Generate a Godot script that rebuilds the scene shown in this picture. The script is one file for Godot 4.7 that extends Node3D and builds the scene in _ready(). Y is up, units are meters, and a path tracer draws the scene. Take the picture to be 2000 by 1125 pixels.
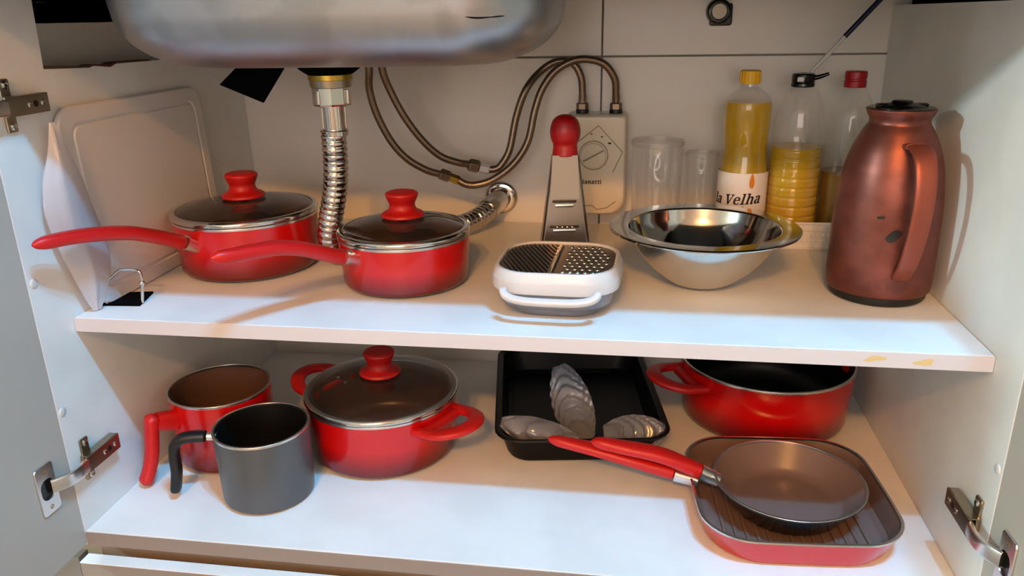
extends Node3D
# A sink base cabinet seen from the front with both doors open. x: from the left panel (0) to the right panel (W); y: up from the bottom board (0); z: 0 at the cabinet's front, the tiled wall at -D.

const W := 1.14
const H := 0.292
const D := 0.616
const TOP := 0.70

var P := PackedVector3Array()
var U := PackedVector2Array()
var X := Transform3D.IDENTITY
var used := {}
var M := {}


# ------------------------------------------------------------------ mesh helpers
func tri(a: Vector3, b: Vector3, c: Vector3, ua := Vector2.ZERO, ub := Vector2.ZERO, uc := Vector2.ZERO) -> void:
	P.append(X * a); P.append(X * b); P.append(X * c)
	U.append(ua); U.append(ub); U.append(uc)


func quad(a: Vector3, b: Vector3, c: Vector3, d: Vector3, ua := Vector2.ZERO, ub := Vector2.ZERO, uc := Vector2.ZERO, ud := Vector2.ZERO) -> void:
	tri(a, b, c, ua, ub, uc)
	tri(a, c, d, ua, uc, ud)


# Everything appended since the last call becomes one mesh; edges sharper than `angle` degrees stay sharp.
func mesh(angle := 38.0) -> ArrayMesh:
	var n := P.size() / 3
	var fn := PackedVector3Array(); fn.resize(n)
	var fa := PackedVector3Array(); fa.resize(n)
	var at := {}
	var keys := []
	keys.resize(n * 3)
	for i in n:
		var a := P[3 * i]; var b := P[3 * i + 1]; var c := P[3 * i + 2]
		var cr := (b - a).cross(c - a)
		fa[i] = cr
		fn[i] = cr.normalized()
		for k in 3:
			var key := Vector3i((P[3 * i + k] * 50000.0).round())
			keys[3 * i + k] = key
			if not at.has(key):
				at[key] = PackedInt32Array()
			at[key].append(i)
	var lim := cos(deg_to_rad(angle))
	var V := PackedVector3Array(); V.resize(n * 3)
	var N := PackedVector3Array(); N.resize(n * 3)
	var T := PackedVector2Array(); T.resize(n * 3)
	var order := [0, 2, 1]
	for i in n:
		for k in 3:
			var s: int = 3 * i + order[k]
			var sum := Vector3.ZERO
			var mine := fn[i]
			for j in at[keys[s]]:
				if mine.dot(fn[j]) > lim:
					sum += fa[j]
			V[3 * i + k] = P[s]
			N[3 * i + k] = sum.normalized() if sum.length() > 1e-14 else (mine if mine.length() > 0.5 else Vector3.UP)
			T[3 * i + k] = U[s]
	var arr := []
	arr.resize(Mesh.ARRAY_MAX)
	arr[Mesh.ARRAY_VERTEX] = V
	arr[Mesh.ARRAY_NORMAL] = N
	arr[Mesh.ARRAY_TEX_UV] = T
	var m := ArrayMesh.new()
	m.add_surface_from_arrays(Mesh.PRIMITIVE_TRIANGLES, arr)
	P.clear(); U.clear()
	return m


func loft(rings: Array, cap0 := false, cap1 := false, closed := true) -> void:
	var n: int = rings[0].size()
	var m := rings.size()
	for j in m - 1:
		var a: PackedVector3Array = rings[j]
		var b: PackedVector3Array = rings[j + 1]
		for i in (n if closed else n - 1):
			var k := (i + 1) % n
			var u0 := float(i) / n; var u1 := float(i + 1) / n
			var v0 := float(j) / (m - 1); var v1 := float(j + 1) / (m - 1)
			quad(a[i], a[k], b[k], b[i], Vector2(u0, v0), Vector2(u1, v0), Vector2(u1, v1), Vector2(u0, v1))
	for e in 2:
		if (cap0 if e == 0 else cap1):
			var r: PackedVector3Array = rings[0 if e == 0 else m - 1]
			var c := Vector3.ZERO
			for p in r:
				c += p
			c /= n
			for i in n:
				if e == 0: tri(c, r[(i + 1) % n], r[i])
				else: tri(c, r[i], r[(i + 1) % n])


func circ(r: float, y: float, n := 40, cx := 0.0, cz := 0.0) -> PackedVector3Array:
	var o := PackedVector3Array()
	for i in n:
		var a := TAU * i / n
		o.append(Vector3(cx + r * cos(a), y, cz - r * sin(a)))
	return o


# profile points [radius, height] or [radius, height, fillet]; fillets are rounded off
func prof(pts: Array, seg := 5) -> PackedVector2Array:
	var o := PackedVector2Array()
	for i in pts.size():
		var p := Vector2(pts[i][0], pts[i][1])
		if pts[i].size() < 3 or i == 0 or i == pts.size() - 1:
			o.append(p)
			continue
		var a := Vector2(pts[i - 1][0], pts[i - 1][1]); var b := Vector2(pts[i + 1][0], pts[i + 1][1])
		var f: float = minf(pts[i][2], minf(p.distance_to(a), p.distance_to(b)) * 0.49)
		var s := p + (a - p).normalized() * f; var e := p + (b - p).normalized() * f
		for k in seg + 1:
			var t := float(k) / seg
			o.append(s.lerp(p, t).lerp(p.lerp(e, t), t))
	return o


func lathe(pts: Array, n := 48) -> void:
	var rings := []
	for p in prof(pts):
		rings.append(circ(maxf(p.x, 0.00001), p.y, n))
	loft(rings)


# rounded rectangle ring (superellipse-like bulge of the sides by `bulge`)
func rrect(w: float, d: float, r: float, y: float, cx := 0.0, cz := 0.0, seg := 6, bulge := 0.0) -> PackedVector3Array:
	var o := PackedVector3Array()
	r = minf(r, minf(w, d) * 0.499)
	var cs := [Vector2(w / 2 - r, d / 2 - r), Vector2(-w / 2 + r, d / 2 - r), Vector2(-w / 2 + r, -d / 2 + r), Vector2(w / 2 - r, -d / 2 + r)]
	for q in 4:
		for k in seg + 1:
			var a := PI / 2 * (q + float(k) / seg)
			o.append(_bulged(cs[q] + Vector2(cos(a), sin(a)) * r, w, d, y, cx, cz, bulge))
		if bulge > 0.0:
			var n: Vector2 = cs[(q + 1) % 4]
			var a2 := PI / 2 * (q + 1)
			var p0: Vector2 = cs[q] + Vector2(cos(a2), sin(a2)) * r
			var p1: Vector2 = n + Vector2(cos(a2), sin(a2)) * r
			for k in range(1, 5):
				o.append(_bulged(p0.lerp(p1, k / 5.0), w, d, y, cx, cz, bulge))
	return o


func _bulged(p: Vector2, w: float, d: float, y: float, cx: float, cz: float, bulge: float) -> Vector3:
	var q := Vector2(p.x * (1.0 + bulge * (1.0 - pow(2 * p.y / d, 2))), p.y * (1.0 + bulge * (1.0 - pow(2 * p.x / w, 2))))
	return Vector3(cx + q.x, y, cz - q.y)


# box with rounded edges
func rbox(c: Vector3, s: Vector3, r := 0.001, seg := 2) -> void:
	r = minf(r, minf(s.x, minf(s.y, s.z)) * 0.45)
	var rings := []
	for e in 2:
		for k in seg + 1:
			var a := PI / 2 * k / seg
			var inset := r * (1 - sin(a)) if e == 0 else r * (1 - cos(a))
			var y := (-s.y / 2 + r * (1 - cos(a))) if e == 0 else (s.y / 2 - r * (1 - sin(a)))
			rings.append(rrect(s.x - 2 * inset, s.z - 2 * inset, maxf(r * 1.0 - inset * 0.5, 0.0001), c.y + y, c.x, c.z, 2))
	loft(rings, true, true)


# a polygon in x, z (seen from above, counter-clockwise) pulled up from y0 to y1
func prism(poly: Array, y0: float, y1: float) -> void:
	var pts := PackedVector2Array()
	for p in poly: pts.append(p)
	if Geometry2D.is_polygon_clockwise(pts):
		pts.reverse()
	var a := PackedVector3Array(); var b := PackedVector3Array()
	for p in pts:
		a.append(Vector3(p.x, y0, -p.y)); b.append(Vector3(p.x, y1, -p.y))
	loft([a, b])
	var t := Geometry2D.triangulate_polygon(pts)
	for i in range(0, t.size(), 3):
		var f := [t[i], t[i + 1], t[i + 2]]
		if (pts[f[1]] - pts[f[0]]).cross(pts[f[2]] - pts[f[0]]) < 0: f = [f[0], f[2], f[1]]
		tri(b[f[0]], b[f[1]], b[f[2]])
		tri(a[f[0]], a[f[2]], a[f[1]])


func smooth(pts: Array, step := 0.006) -> Array:
	var c := Curve3D.new()
	c.bake_interval = step
	for i in pts.size():
		var a: Vector3 = pts[maxi(i - 1, 0)]; var b: Vector3 = pts[mini(i + 1, pts.size() - 1)]
		var t := (b - a) / 6.0
		c.add_point(pts[i], -t, t)
	var n := maxi(4, int(c.get_baked_length() / step))
	var o := []
	for i in n + 1:
		o.append(c.sample_baked(c.get_baked_length() * i / n, true))
	return o


# a tube along a path; size(t, length) gives Vector2(half width sideways, half height) there; up steers the section
func sweep(path: Array, size: Callable, n := 14, up := Vector3.ZERO, power := 2.0) -> void:
	var rings := []
	var len := 0.0
	var total := 0.0
	for i in path.size() - 1: total += path[i].distance_to(path[i + 1])
	var side := Vector3.ZERO
	for i in path.size():
		var t: Vector3 = (path[mini(i + 1, path.size() - 1)] - path[maxi(i - 1, 0)]).normalized()
		if i > 0: len += path[i].distance_to(path[i - 1])
		if up != Vector3.ZERO:
			side = t.cross(up).normalized()
		elif side == Vector3.ZERO:
			side = t.cross(Vector3.UP if absf(t.y) < 0.9 else Vector3.RIGHT).normalized()
		else:
			side = (side - t * side.dot(t)).normalized()
		var top := side.cross(t).normalized()
		var sz: Vector2 = size.call(len / total, len)
		var r := PackedVector3Array()
		for k in n:
			var a := -TAU * k / n
			var c := cos(a); var s := sin(a)
			r.append(path[i] + side * sz.x * signf(c) * pow(absf(c), 2.0 / power) + top * sz.y * signf(s) * pow(absf(s), 2.0 / power))
		rings.append(r)
	loft(rings, true, true)


func rod(a: Vector3, b: Vector3, r: float, n := 12) -> void:
	sweep([a, b], func(_t, _l): return Vector2(r, r), n)


# soft ends: radius factor that rounds off both ends of a sweep
func ends(t: float, e0: float, e1: float) -> float:
	var k := 1.0
	if t < e0: k *= sqrt(maxf(0.02, 1.0 - pow(1.0 - t / e0, 2)))
	if t > 1.0 - e1: k *= sqrt(maxf(0.02, 1.0 - pow((t - 1.0 + e1) / e1, 2)))
	return k


# a lathe shape stood with its axis along `dir` at `p`
func along(p: Vector3, dir: Vector3) -> Transform3D:
	var y := dir.normalized()
	var x := y.cross(Vector3(0, 0, 1) if absf(y.z) < 0.9 else Vector3(1, 0, 0)).normalized()
	return Transform3D(Basis(x, y, x.cross(y)), p)


# ------------------------------------------------------------------ scene helpers
func numbered(n: String) -> String:
	var k: int = used.get(n, 0)
	used[n] = k + 1
	return n if k == 0 else "%s_%03d" % [n, k]


func put(called: String, m: Mesh, mat: Material, parent: Node = self, label := "") -> MeshInstance3D:
	var o := MeshInstance3D.new()
	o.name = numbered(called) if parent == self else called
	o.mesh = m
	o.material_override = mat
	o.cast_shadow = GeometryInstance3D.SHADOW_CASTING_SETTING_ON
	parent.add_child(o, true)
	if label: o.set_meta("label", label)
	return o


func thing(called: String, label: String, category: String, at := Vector3.ZERO, turn := 0.0, group := "") -> Node3D:
	var o := Node3D.new()
	o.name = numbered(called)
	add_child(o, true)
	o.position = at
	o.rotation.y = turn
	o.set_meta("label", label)
	o.set_meta("category", category)
	if group: o.set_meta("group", group)
	return o


func structure(called: String, m: Mesh, mat: Material, label: String) -> MeshInstance3D:
	var o := put(called, m, mat)
	o.set_meta("kind", "structure")
	o.set_meta("label", label)
	return o


func mat(c: Color, rough := 0.5, metal := 0.0) -> StandardMaterial3D:
	var m := StandardMaterial3D.new()
	m.albedo_color = c
	m.roughness = rough
	m.metallic = metal
	return m


func clear(c: Color, a: float, rough := 0.05) -> StandardMaterial3D:
	var m := mat(Color(c.r, c.g, c.b, a), rough)
	m.transparency = BaseMaterial3D.TRANSPARENCY_ALPHA
	m.cull_mode = BaseMaterial3D.CULL_DISABLED
	return m


func noise(scale: float, octaves := 4, seed := 1) -> FastNoiseLite:
	var f := FastNoiseLite.new()
	f.seed = seed
	f.noise_type = FastNoiseLite.TYPE_SIMPLEX_SMOOTH
	f.frequency = scale
	f.fractal_octaves = octaves
	return f


# a seamless mottled texture between two colours
func mottle(a: Color, b: Color, freq: float, seed := 1, lo := 0.3, hi := 0.7) -> NoiseTexture2D:
	var t := NoiseTexture2D.new()
	t.width = 256; t.height = 256
	t.seamless = true
	t.noise = noise(freq, 4, seed)
	var g := Gradient.new()
	g.offsets = PackedFloat32Array([lo, hi])
	g.colors = PackedColorArray([a, b])
	t.color_ramp = g
	return t


func tri_planar(m: StandardMaterial3D, scale: float, world := false) -> StandardMaterial3D:
	m.uv1_triplanar = true
	m.uv1_world_triplanar = world
	m.uv1_scale = Vector3.ONE * scale
	return m


func materials() -> void:
	M.white = mat(Color(0.90, 0.90, 0.89), 0.42)
	M.white.metallic_specular = 0.35
	M.white.albedo_texture = mottle(Color(0.97, 0.97, 0.97), Color(1, 1, 1), 0.01, 3)
	tri_planar(M.white, 2.0, true)
	M.door = mat(Color(0.69, 0.67, 0.635), 0.5)
	M.inner_board = mat(Color(0.92, 0.91, 0.88), 0.5)
	M.edge = mat(Color(0.78, 0.77, 0.78), 0.5)  # darker than the shelf, to offset the lamp light on its front face
	M.door_front = mat(Color(0.52, 0.49, 0.47), 0.45)
	M.raw_edge = mat(Color(0.30, 0.19, 0.12), 0.9)
	M.tile = mat(Color(0.87, 0.85, 0.82), 0.22)
	M.grout = mat(Color(0.66, 0.62, 0.57), 0.9)
	M.granite = mat(Color(0.10, 0.095, 0.09), 0.3)
	M.granite.albedo_texture = mottle(Color(0.5, 0.5, 0.5), Color(1, 1, 1), 0.09, 8)
	tri_planar(M.granite, 6.0, true)
	M.steel = mat(Color(0.70, 0.71, 0.735), 0.37, 1.0)
	M.steel.albedo_texture = mottle(Color(0.93, 0.93, 0.925), Color(1, 1, 1), 0.014, 5, 0.35, 0.6)
	tri_planar(M.steel, 3.0)
	M.chrome = mat(Color(0.82, 0.80, 0.77), 0.10, 1.0)
	M.bowl = mat(Color(0.80, 0.79, 0.77), 0.09, 1.0)
	M.satin = mat(Color(0.70, 0.68, 0.65), 0.25, 1.0)
	M.nickel = mat(Color(0.66, 0.62, 0.54), 0.28, 1.0)
	M.aluminium = mat(Color(0.86, 0.85, 0.84), 0.25, 1.0)
	M.red = mat(Color(0.72, 0.02, 0.02), 0.24)
	M.red.clearcoat_enabled = true; M.red.clearcoat = 0.35; M.red.clearcoat_roughness = 0.12
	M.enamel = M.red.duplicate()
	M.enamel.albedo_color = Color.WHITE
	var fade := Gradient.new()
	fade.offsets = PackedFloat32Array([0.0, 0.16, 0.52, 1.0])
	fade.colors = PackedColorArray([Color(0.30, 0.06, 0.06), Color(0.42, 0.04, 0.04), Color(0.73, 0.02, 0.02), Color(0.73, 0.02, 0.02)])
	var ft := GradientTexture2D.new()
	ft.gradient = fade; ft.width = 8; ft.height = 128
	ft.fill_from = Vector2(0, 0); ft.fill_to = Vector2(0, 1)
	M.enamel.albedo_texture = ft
	M.red_grip = mat(Color(0.72, 0.04, 0.035), 0.42)
	M.red_knob = mat(Color(0.66, 0.03, 0.025), 0.45)
	M.crimson = mat(Color(0.62, 0.02, 0.05), 0.4)
	M.nonstick = mat(Color(0.34, 0.245, 0.205), 0.33)
	M.pan_coat = mat(Color(0.44, 0.355, 0.33), 0.33)
	M.nonstick_black = mat(Color(0.045, 0.042, 0.045), 0.4)
	M.glass = clear(Color(0.16, 0.13, 0.11), 0.30, 0.03)
	M.grey = mat(Color(0.33, 0.34, 0.35), 0.36, 0.35)
	M.black = mat(Color(0.03, 0.03, 0.035), 0.45)
	M.black_gloss = mat(Color(0.02, 0.02, 0.022), 0.2)
	M.tray = mat(Color(0.025, 0.026, 0.032), 0.42)
	M.tray.metallic_specular = 0.3
	M.rubber = mat(Color(0.012, 0.012, 0.016), 0.9)
	M.rubber.metallic_specular = 0.15
	M.brass = mat(Color(0.72, 0.60, 0.26), 0.3, 1.0)
	M.hose = mat(Color(0.66, 0.57, 0.48), 0.36, 0.85)
	M.hose.albedo_texture = braid()
	M.hose.uv1_scale = Vector3(6, 60, 1)
	M.pvc = mat(Color(0.80, 0.785, 0.77), 0.3)
	M.cream = mat(Color(0.86, 0.81, 0.72), 0.35)
	M.cream_line = mat(Color(0.62, 0.55, 0.47), 0.5)
	M.ink = mat(Color(0.10, 0.07, 0.06), 0.6)
	M.board = mat(Color(0.86, 0.84, 0.83), 0.45)
	M.board.subsurf_scatter_enabled = true; M.board.subsurf_scatter_strength = 0.1
	M.sheet = clear(Color(0.82, 0.81, 0.83), 0.55, 0.18)
	M.frost = clear(Color(0.62, 0.64, 0.70), 0.34, 0.16)
	M.smoke = clear(Color(0.62, 0.62, 0.66), 0.5, 0.12)
	M.milky = clear(Color(0.80, 0.78, 0.75), 0.16, 0.15)
	M.pane = clear(Color(0.95, 0.95, 0.95), 0.03, 0.04)
	M.plate = mat(Color(0.44, 0.39, 0.36), 0.28, 1.0)
	M.bottle = clear(Color(0.95, 0.93, 0.88), 0.03, 0.05)
	M.oil = mat(Color(0.95, 0.78, 0.0, 0.45), 0.05)
	M.oil.metallic_specular = 0.3
	M.oil.refraction_enabled = true; M.oil.refraction_scale = 0.035
	M.oil.transparency = BaseMaterial3D.TRANSPARENCY_ALPHA
	M.oil_dark = mat(Color(0.62, 0.44, 0.03, 0.4), 0.1)
	M.oil_dark.refraction_enabled = true; M.oil_dark.refraction_scale = 0.035
	M.oil_dark.transparency = BaseMaterial3D.TRANSPARENCY_ALPHA
	M.yellow = mat(Color(0.93, 0.70, 0.03), 0.4)
	M.orange = mat(Color(0.85, 0.50, 0.10), 0.5)
	M.paper = mat(Color(0.90, 0.87, 0.86), 0.5)
	M.basket = mat(Color(0.88, 0.87, 0.85), 0.5)
	M.copper = mat(Color(0.51, 0.29, 0.25), 0.40, 0.7)
	M.copper.albedo_texture = mottle(Color(0.82, 0.82, 0.82), Color(1, 1, 1), 0.015, 11)
	tri_planar(M.copper, 5.0)
	M.copper_grip = mat(Color(0.57, 0.30, 0.235), 0.40, 0.6)
	M.navy = mat(Color(0.02, 0.08, 0.22), 0.4)
	M.stain = mat(Color(0.80, 0.71, 0.50), 0.5)
	M.room = mat(Color(0.78, 0.74, 0.68), 0.7)
	M.room_floor = mat(Color(0.60, 0.52, 0.44), 0.4)
	M.void = mat(Color(0.02, 0.018, 0.016), 0.95)  # near-black colour carries the shade inside closed cavities and gaps
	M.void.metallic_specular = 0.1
	M.band = mat(Color(0.60, 0.60, 0.58), 0.35)
	M.dull_steel = mat(Color(0.55, 0.51, 0.47), 0.25, 1.0)


# over-and-under weave of a braided hose
func braid() -> ImageTexture:
	var im := Image.create(32, 32, true, Image.FORMAT_RGB8)
	for y in 32:
		for x in 32:
			var a := absf(sin(PI * (x + y) / 16.0)); var b := absf(sin(PI * (x - y) / 16.0))
			var over := (int(x + y) / 16 + int(x - y + 32) / 16) % 2 == 0
			var v := 0.35 + 0.65 * (a if over else b)
			im.set_pixel(x, y, Color(v, v, v))
	im.generate_mipmaps()
	return ImageTexture.create_from_image(im)


# ------------------------------------------------------------------ the scene
func _ready() -> void:
	var cam := Camera3D.new()
	cam.name = "camera"
	cam.transform = Transform3D(Basis(Vector3(0.9887, -0.0178, -0.1489), Vector3(-0.0326, 0.9437, -0.3292), Vector3(0.1464, 0.3303, 0.9324)), Vector3(0.7298, 0.6637, 0.8102))
	cam.fov = rad_to_deg(2.0 * atan(562.5 / 1529.9))
	cam.near = 0.02
	add_child(cam)
	cam.current = true

	var env := Environment.new()
	env.background_mode = Environment.BG_COLOR
	env.background_color = Color(0, 0, 0)
	env.tonemap_mode = Environment.TONE_MAPPER_LINEAR
	env.tonemap_exposure = 1.0
	env.sdfgi_enabled = true
	env.ssao_enabled = true
	env.ssil_enabled = true
	var we := WorldEnvironment.new()
	we.name = "environment"
	we.environment = env
	add_child(we)

	materials()
	lamp("ceiling_lamp", "cool white round ceiling lamp above the worktop, right one", Vector3(1.25, 2.27, 0.76), Color(0.389, 0.779, 1.000), 2.99, 0.04)
	lamp("ceiling_lamp", "cool white round ceiling lamp above the worktop, left one", Vector3(1.05, 2.27, 0.78), Color(0.389, 0.779, 1.000), 2.29, 0.04)
	lamp("pendant_lamp", "cool white hanging lamp at the far left of the kitchen", Vector3(-3.2, 1.72, 2.05), Color(0.835, 0.979, 1.000), 8.96, 0.10)
	lamp("pendant_lamp", "warm glowing pendant lamp across the kitchen, left one of the pair", Vector3(0.45, 2.15, 2.70), Color(1.000, 0.700, 0.375), 2.58, 0.06)
	lamp("pendant_lamp", "warm glowing pendant lamp across the kitchen, right one of the pair", Vector3(0.75, 2.15, 2.70), Color(1.000, 0.700, 0.375), 2.58, 0.06)

	fill_light(Color(1.000, 0.985, 0.985), 3.00)

	room()
	cabinet()
	sink_and_drain()
	water()
	upper_shelf()
	lower_shelf()


# a bulb glowing, with its light inside, hung from the ceiling
func lamp(called: String, label: String, at: Vector3, c: Color, energy: float, r: float) -> void:
	var t := thing(called, label, "lamp", at, 0.0, "lamps in the kitchen")
	var m := mat(c, 0.5)
	m.emission_enabled = true
	m.emission = c
	m.emission_energy_multiplier = 6.0
	lathe([[0, -r], [r * 0.5, -r * 0.87], [r * 0.87, -r * 0.5], [r, 0], [r * 0.87, r * 0.5], [r * 0.5, r * 0.87], [0, r]], 24)
	put("bulb", mesh(60), m, t)
	lathe([[0, r * 0.9], [r * 0.45, r * 0.9], [r * 0.45, r * 1.1], [0.006, r * 1.15], [0.006, 2.35 - at.y], [0, 2.35 - at.y]], 16)
	put("holder", mesh(), M.white, t)
	var l := OmniLight3D.new()
	l.name = "bulb_light"
	l.light_color = c
	l.light_energy = energy
	l.light_size = r
	l.omni_range = 14.0
	l.omni_attenuation = 2.0
	l.shadow_enabled = true
	t.add_child(l)


# unseen glowing panel and area light, added opposite the cabinet as soft fill
func fill_light(c: Color, energy: float) -> void:
	var m := mat(c, 0.6)
	m.emission_enabled = true
	m.emission = c
	m.emission_energy_multiplier = 0.3
	rbox(Vector3(0.5, 1.25, 4.594), Vector3(2.4, 1.3, 0.012), 0.002)
	var o := structure("fill_panel_1", mesh(), m, "unseen glowing panel added opposite the cabinet as soft fill light")
	var fr := [[0.5, 1.93, 2.52, 0.06], [0.5, 0.57, 2.52, 0.06], [-0.73, 1.25, 0.06, 1.42], [1.73, 1.25, 0.06, 1.42]]
	for f in fr:
		rbox(Vector3(f[0], f[1], 4.585), Vector3(f[2], f[3], 0.03), 0.004)
		put("fill_panel_frame", mesh(), M.white, o)
	var l := AreaLight3D.new()
	l.name = "fill_area_light"
	l.position = Vector3(0.5, 1.25, 4.57)
	l.area_size = Vector2(2.3, 1.2)
	l.light_color = c
	l.light_energy = energy
	l.area_range = 14.0
	l.shadow_enabled = true
	add_child(l)


func room() -> void:
	rbox(Vector3(-0.6, -0.35, 2.0), Vector3(8.6, 0.2, 6.6), 0.01)
	structure("floor", mesh(), M.room_floor, "beige kitchen floor in front of the cabinet")
	rbox(Vector3(-0.6, 2.45, 2.0), Vector3(8.6, 0.2, 6.6), 0.01)
	structure("ceiling", mesh(), M.room, "pale kitchen ceiling above the lamps")
	rbox(Vector3(-4.3, 1.05, 2.0), Vector3(0.2, 2.6, 6.6), 0.01)
	structure("wall_left", mesh(), M.room, "plain pale kitchen wall at the far left")
	rbox(Vector3(3.1, 1.05, 2.0), Vector3(0.2, 2.6, 6.6), 0.01)
	structure("wall_right", mesh(), M.room, "plain pale kitchen wall at the far right")
	rbox(Vector3(-0.6, 1.05, 4.7), Vector3(7.2, 2.6, 0.2), 0.01)
	structure("wall_front", mesh(), M.room, "plain pale kitchen wall opposite the sink cabinet")
	rbox(Vector3(-0.6, 1.05, -D - 0.064), Vector3(7.2, 2.6, 0.104), 0.01)
	var w := structure("wall_back", mesh(), M.grout, "wall of large glossy beige tiles behind the sink cabinet")
	var xs := [-0.728, -0.028, 0.672, 1.372, 2.072]
	var ys := [-0.40, -0.07, 0.26, 0.5907, 0.92]
	for i in 4:
		for j in 4:
			var g := 0.0013
			rbox(Vector3((xs[i] + xs[i + 1]) / 2, (ys[j] + ys[j + 1]) / 2, -D - 0.007), Vector3(xs[i + 1] - xs[i] - 2 * g, ys[j + 1] - ys[j] - 2 * g, 0.0138), 0.0012)
			put("tile", mesh(), M.tile, w)


func cabinet() -> void:
	var t := thing("sink_cabinet", "white laminate sink cabinet standing open with one inner shelf", "cabinet")
	# left side panel with a rough notch sawn for the sink; polygon in (z, y), pulled along x
	var side := Transform3D(Basis(Vector3(0, 0, -1), Vector3(1, 0, 0), Vector3(0, -1, 0)), Vector3.ZERO)  # local x -> -z, y -> x, z -> -y
	X = side
	prism([Vector2(0, -0.022), Vector2(D - 0.001, -0.022), Vector2(D - 0.001, TOP), Vector2(0.46, TOP), Vector2(0.46, 0.607), Vector2(0.33, 0.606), Vector2(0.25, 0.607), Vector2(0.235, 0.603), Vector2(0.2, 0.607), Vector2(0.19, 0.605), Vector2(0.104, 0.609), Vector2(0.108, TOP), Vector2(0, TOP)], -0.018, 0.0)
	X = Transform3D.IDENTITY
	put("side_panel", mesh(), M.white, t)
	X = side
	prism([Vector2(0.104, 0.6092), Vector2(0.19, 0.6052), Vector2(0.2, 0.6072), Vector2(0.235, 0.6032), Vector2(0.25, 0.6072), Vector2(0.33, 0.6062), Vector2(0.33, 0.6085), Vector2(0.25, 0.6092), Vector2(0.236, 0.606), Vector2(0.2, 0.6092), Vector2(0.19, 0.6075), Vector2(0.106, 0.613)], -0.0178, 0.0004)
	X = Transform3D.IDENTITY
	put("sawn_edge", mesh(), M.raw_edge, t, "raw brown sawn edge of the notch")
	X = side
	prism([Vector2(0, -0.022), Vector2(D - 0.001, -0.022), Vector2(D - 0.001, 0.666), Vector2(0.18, 0.668), Vector2(0.18, TOP), Vector2(0, TOP)], W, W + 0.018)
	X = Transform3D.IDENTITY
	put("side_panel", mesh(), M.white, t)
	rbox(Vector3(W / 2, -0.011, -D / 2), Vector3(W, 0.022, D - 0.002), 0.0012)
	var bb := put("bottom_board", mesh(), M.white, t)
	rbox(Vector3(W / 2, -0.0115, 0.0003), Vector3(W, 0.0205, 0.0014), 0.0004)
	put("edge_band", mesh(), M.door_front, bb, "grey front edge of the bottom board")
	rbox(Vector3(W / 2, H - 0.0101, -(D + 0.0634) / 2), Vector3(W - 0.001, 0.0202, D - 0.0634 - 0.002), 0.0012)
	var sh := put("shelf", mesh(), M.white, t)
	rbox(Vector3(W / 2, H - 0.0101, -0.0632), Vector3(W - 0.001, 0.0190, 0.0012), 0.0004)
	put("edge_band", mesh(), M.edge, sh)  # thin strip added to tone down the light on the shelf front
	for s in [[1.012, 0.283, 0.012, 0.0035], [1.066, 0.281, 0.011, 0.004]]:
		var r := PackedVector3Array()
		for k in 12:
			var a := TAU * k / 12
			var wob := 1.0 + 0.25 * sin(3 * a + s[0] * 40)
			r.append(Vector3(s[0] + s[2] * wob * cos(a), s[1] + s[3] * wob * sin(a) + 0.15 * s[2] * cos(a), -0.0625))
		loft([r], false, true)
		put("yellow_stain", mesh(), M.stain, sh)
	# doors swung out at right angles
	rbox(Vector3(-0.0102, 0.335, 0.2585), Vector3(0.019, 0.71, 0.516), 0.0012)
	put("door", mesh(), M.door, t)
	rbox(Vector3(W + 0.0102, 0.335, 0.2585), Vector3(0.019, 0.71, 0.516), 0.0012)
	put("door", mesh(), M.door, t)
	# the drawer below
	rbox(Vector3(W / 2, -0.14, 0.006), Vector3(W + 0.012, 0.198, 0.02), 0.0015)
	put("drawer_front", mesh(), M.door_front, t)
	rbox(Vector3(W / 2, -0.0405, 0.006), Vector3(W + 0.012, 0.0015, 0.0195), 0.0004)
	put("edge_band", mesh(), M.white, t, "white top edge of the drawer front")
	rbox(Vector3(W / 2, -0.06, -0.03), Vector3(W, 0.075, 0.018), 0.001)
	put("rail", mesh(), M.door_front, t)
	for c in [[0.0, 0.358, -0.010], [0.0, 0.18, -0.008], [W, 0.36, -0.012], [W, 0.18, -0.010]]:
		X = along(Vector3(c[0], c[1], c[2]), Vector3(1 if c[0] == 0.0 else -1, 0, 0))
		lathe([[0, 0.0022], [0.004, 0.002], [0.0062, 0.0008, 0.001], [0.0062, -0.001]], 20)
		X = Transform3D.IDENTITY
		put("screw_cap", mesh(50), M.pvc, t)
	hinge(t, 0.572, 1)
	hinge(t, 0.098, 1)
	hinge(t, 0.098, -1)

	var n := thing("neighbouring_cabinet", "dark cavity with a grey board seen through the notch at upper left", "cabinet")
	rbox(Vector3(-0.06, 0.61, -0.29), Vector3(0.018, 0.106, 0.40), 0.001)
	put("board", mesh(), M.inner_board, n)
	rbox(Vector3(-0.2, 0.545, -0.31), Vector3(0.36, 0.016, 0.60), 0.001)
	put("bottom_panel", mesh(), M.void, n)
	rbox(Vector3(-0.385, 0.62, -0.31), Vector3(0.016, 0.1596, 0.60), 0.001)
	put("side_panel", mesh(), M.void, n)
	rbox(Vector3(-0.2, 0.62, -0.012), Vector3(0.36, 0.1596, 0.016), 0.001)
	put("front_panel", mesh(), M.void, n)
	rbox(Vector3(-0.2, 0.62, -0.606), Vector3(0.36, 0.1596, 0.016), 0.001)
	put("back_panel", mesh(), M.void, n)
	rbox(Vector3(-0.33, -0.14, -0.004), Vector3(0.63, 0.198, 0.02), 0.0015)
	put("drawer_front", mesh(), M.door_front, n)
	var n2 := thing("dark_gap_box", "black housing standing for the shaded gap above the right side panel", "filler")
	rbox(Vector3(1.33, 0.66, -0.31), Vector3(0.33, 0.07, 0.60), 0.004)
	put("body", mesh(), M.void, n2)  # dark box added in place of the shaded gap under the worktop

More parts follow.
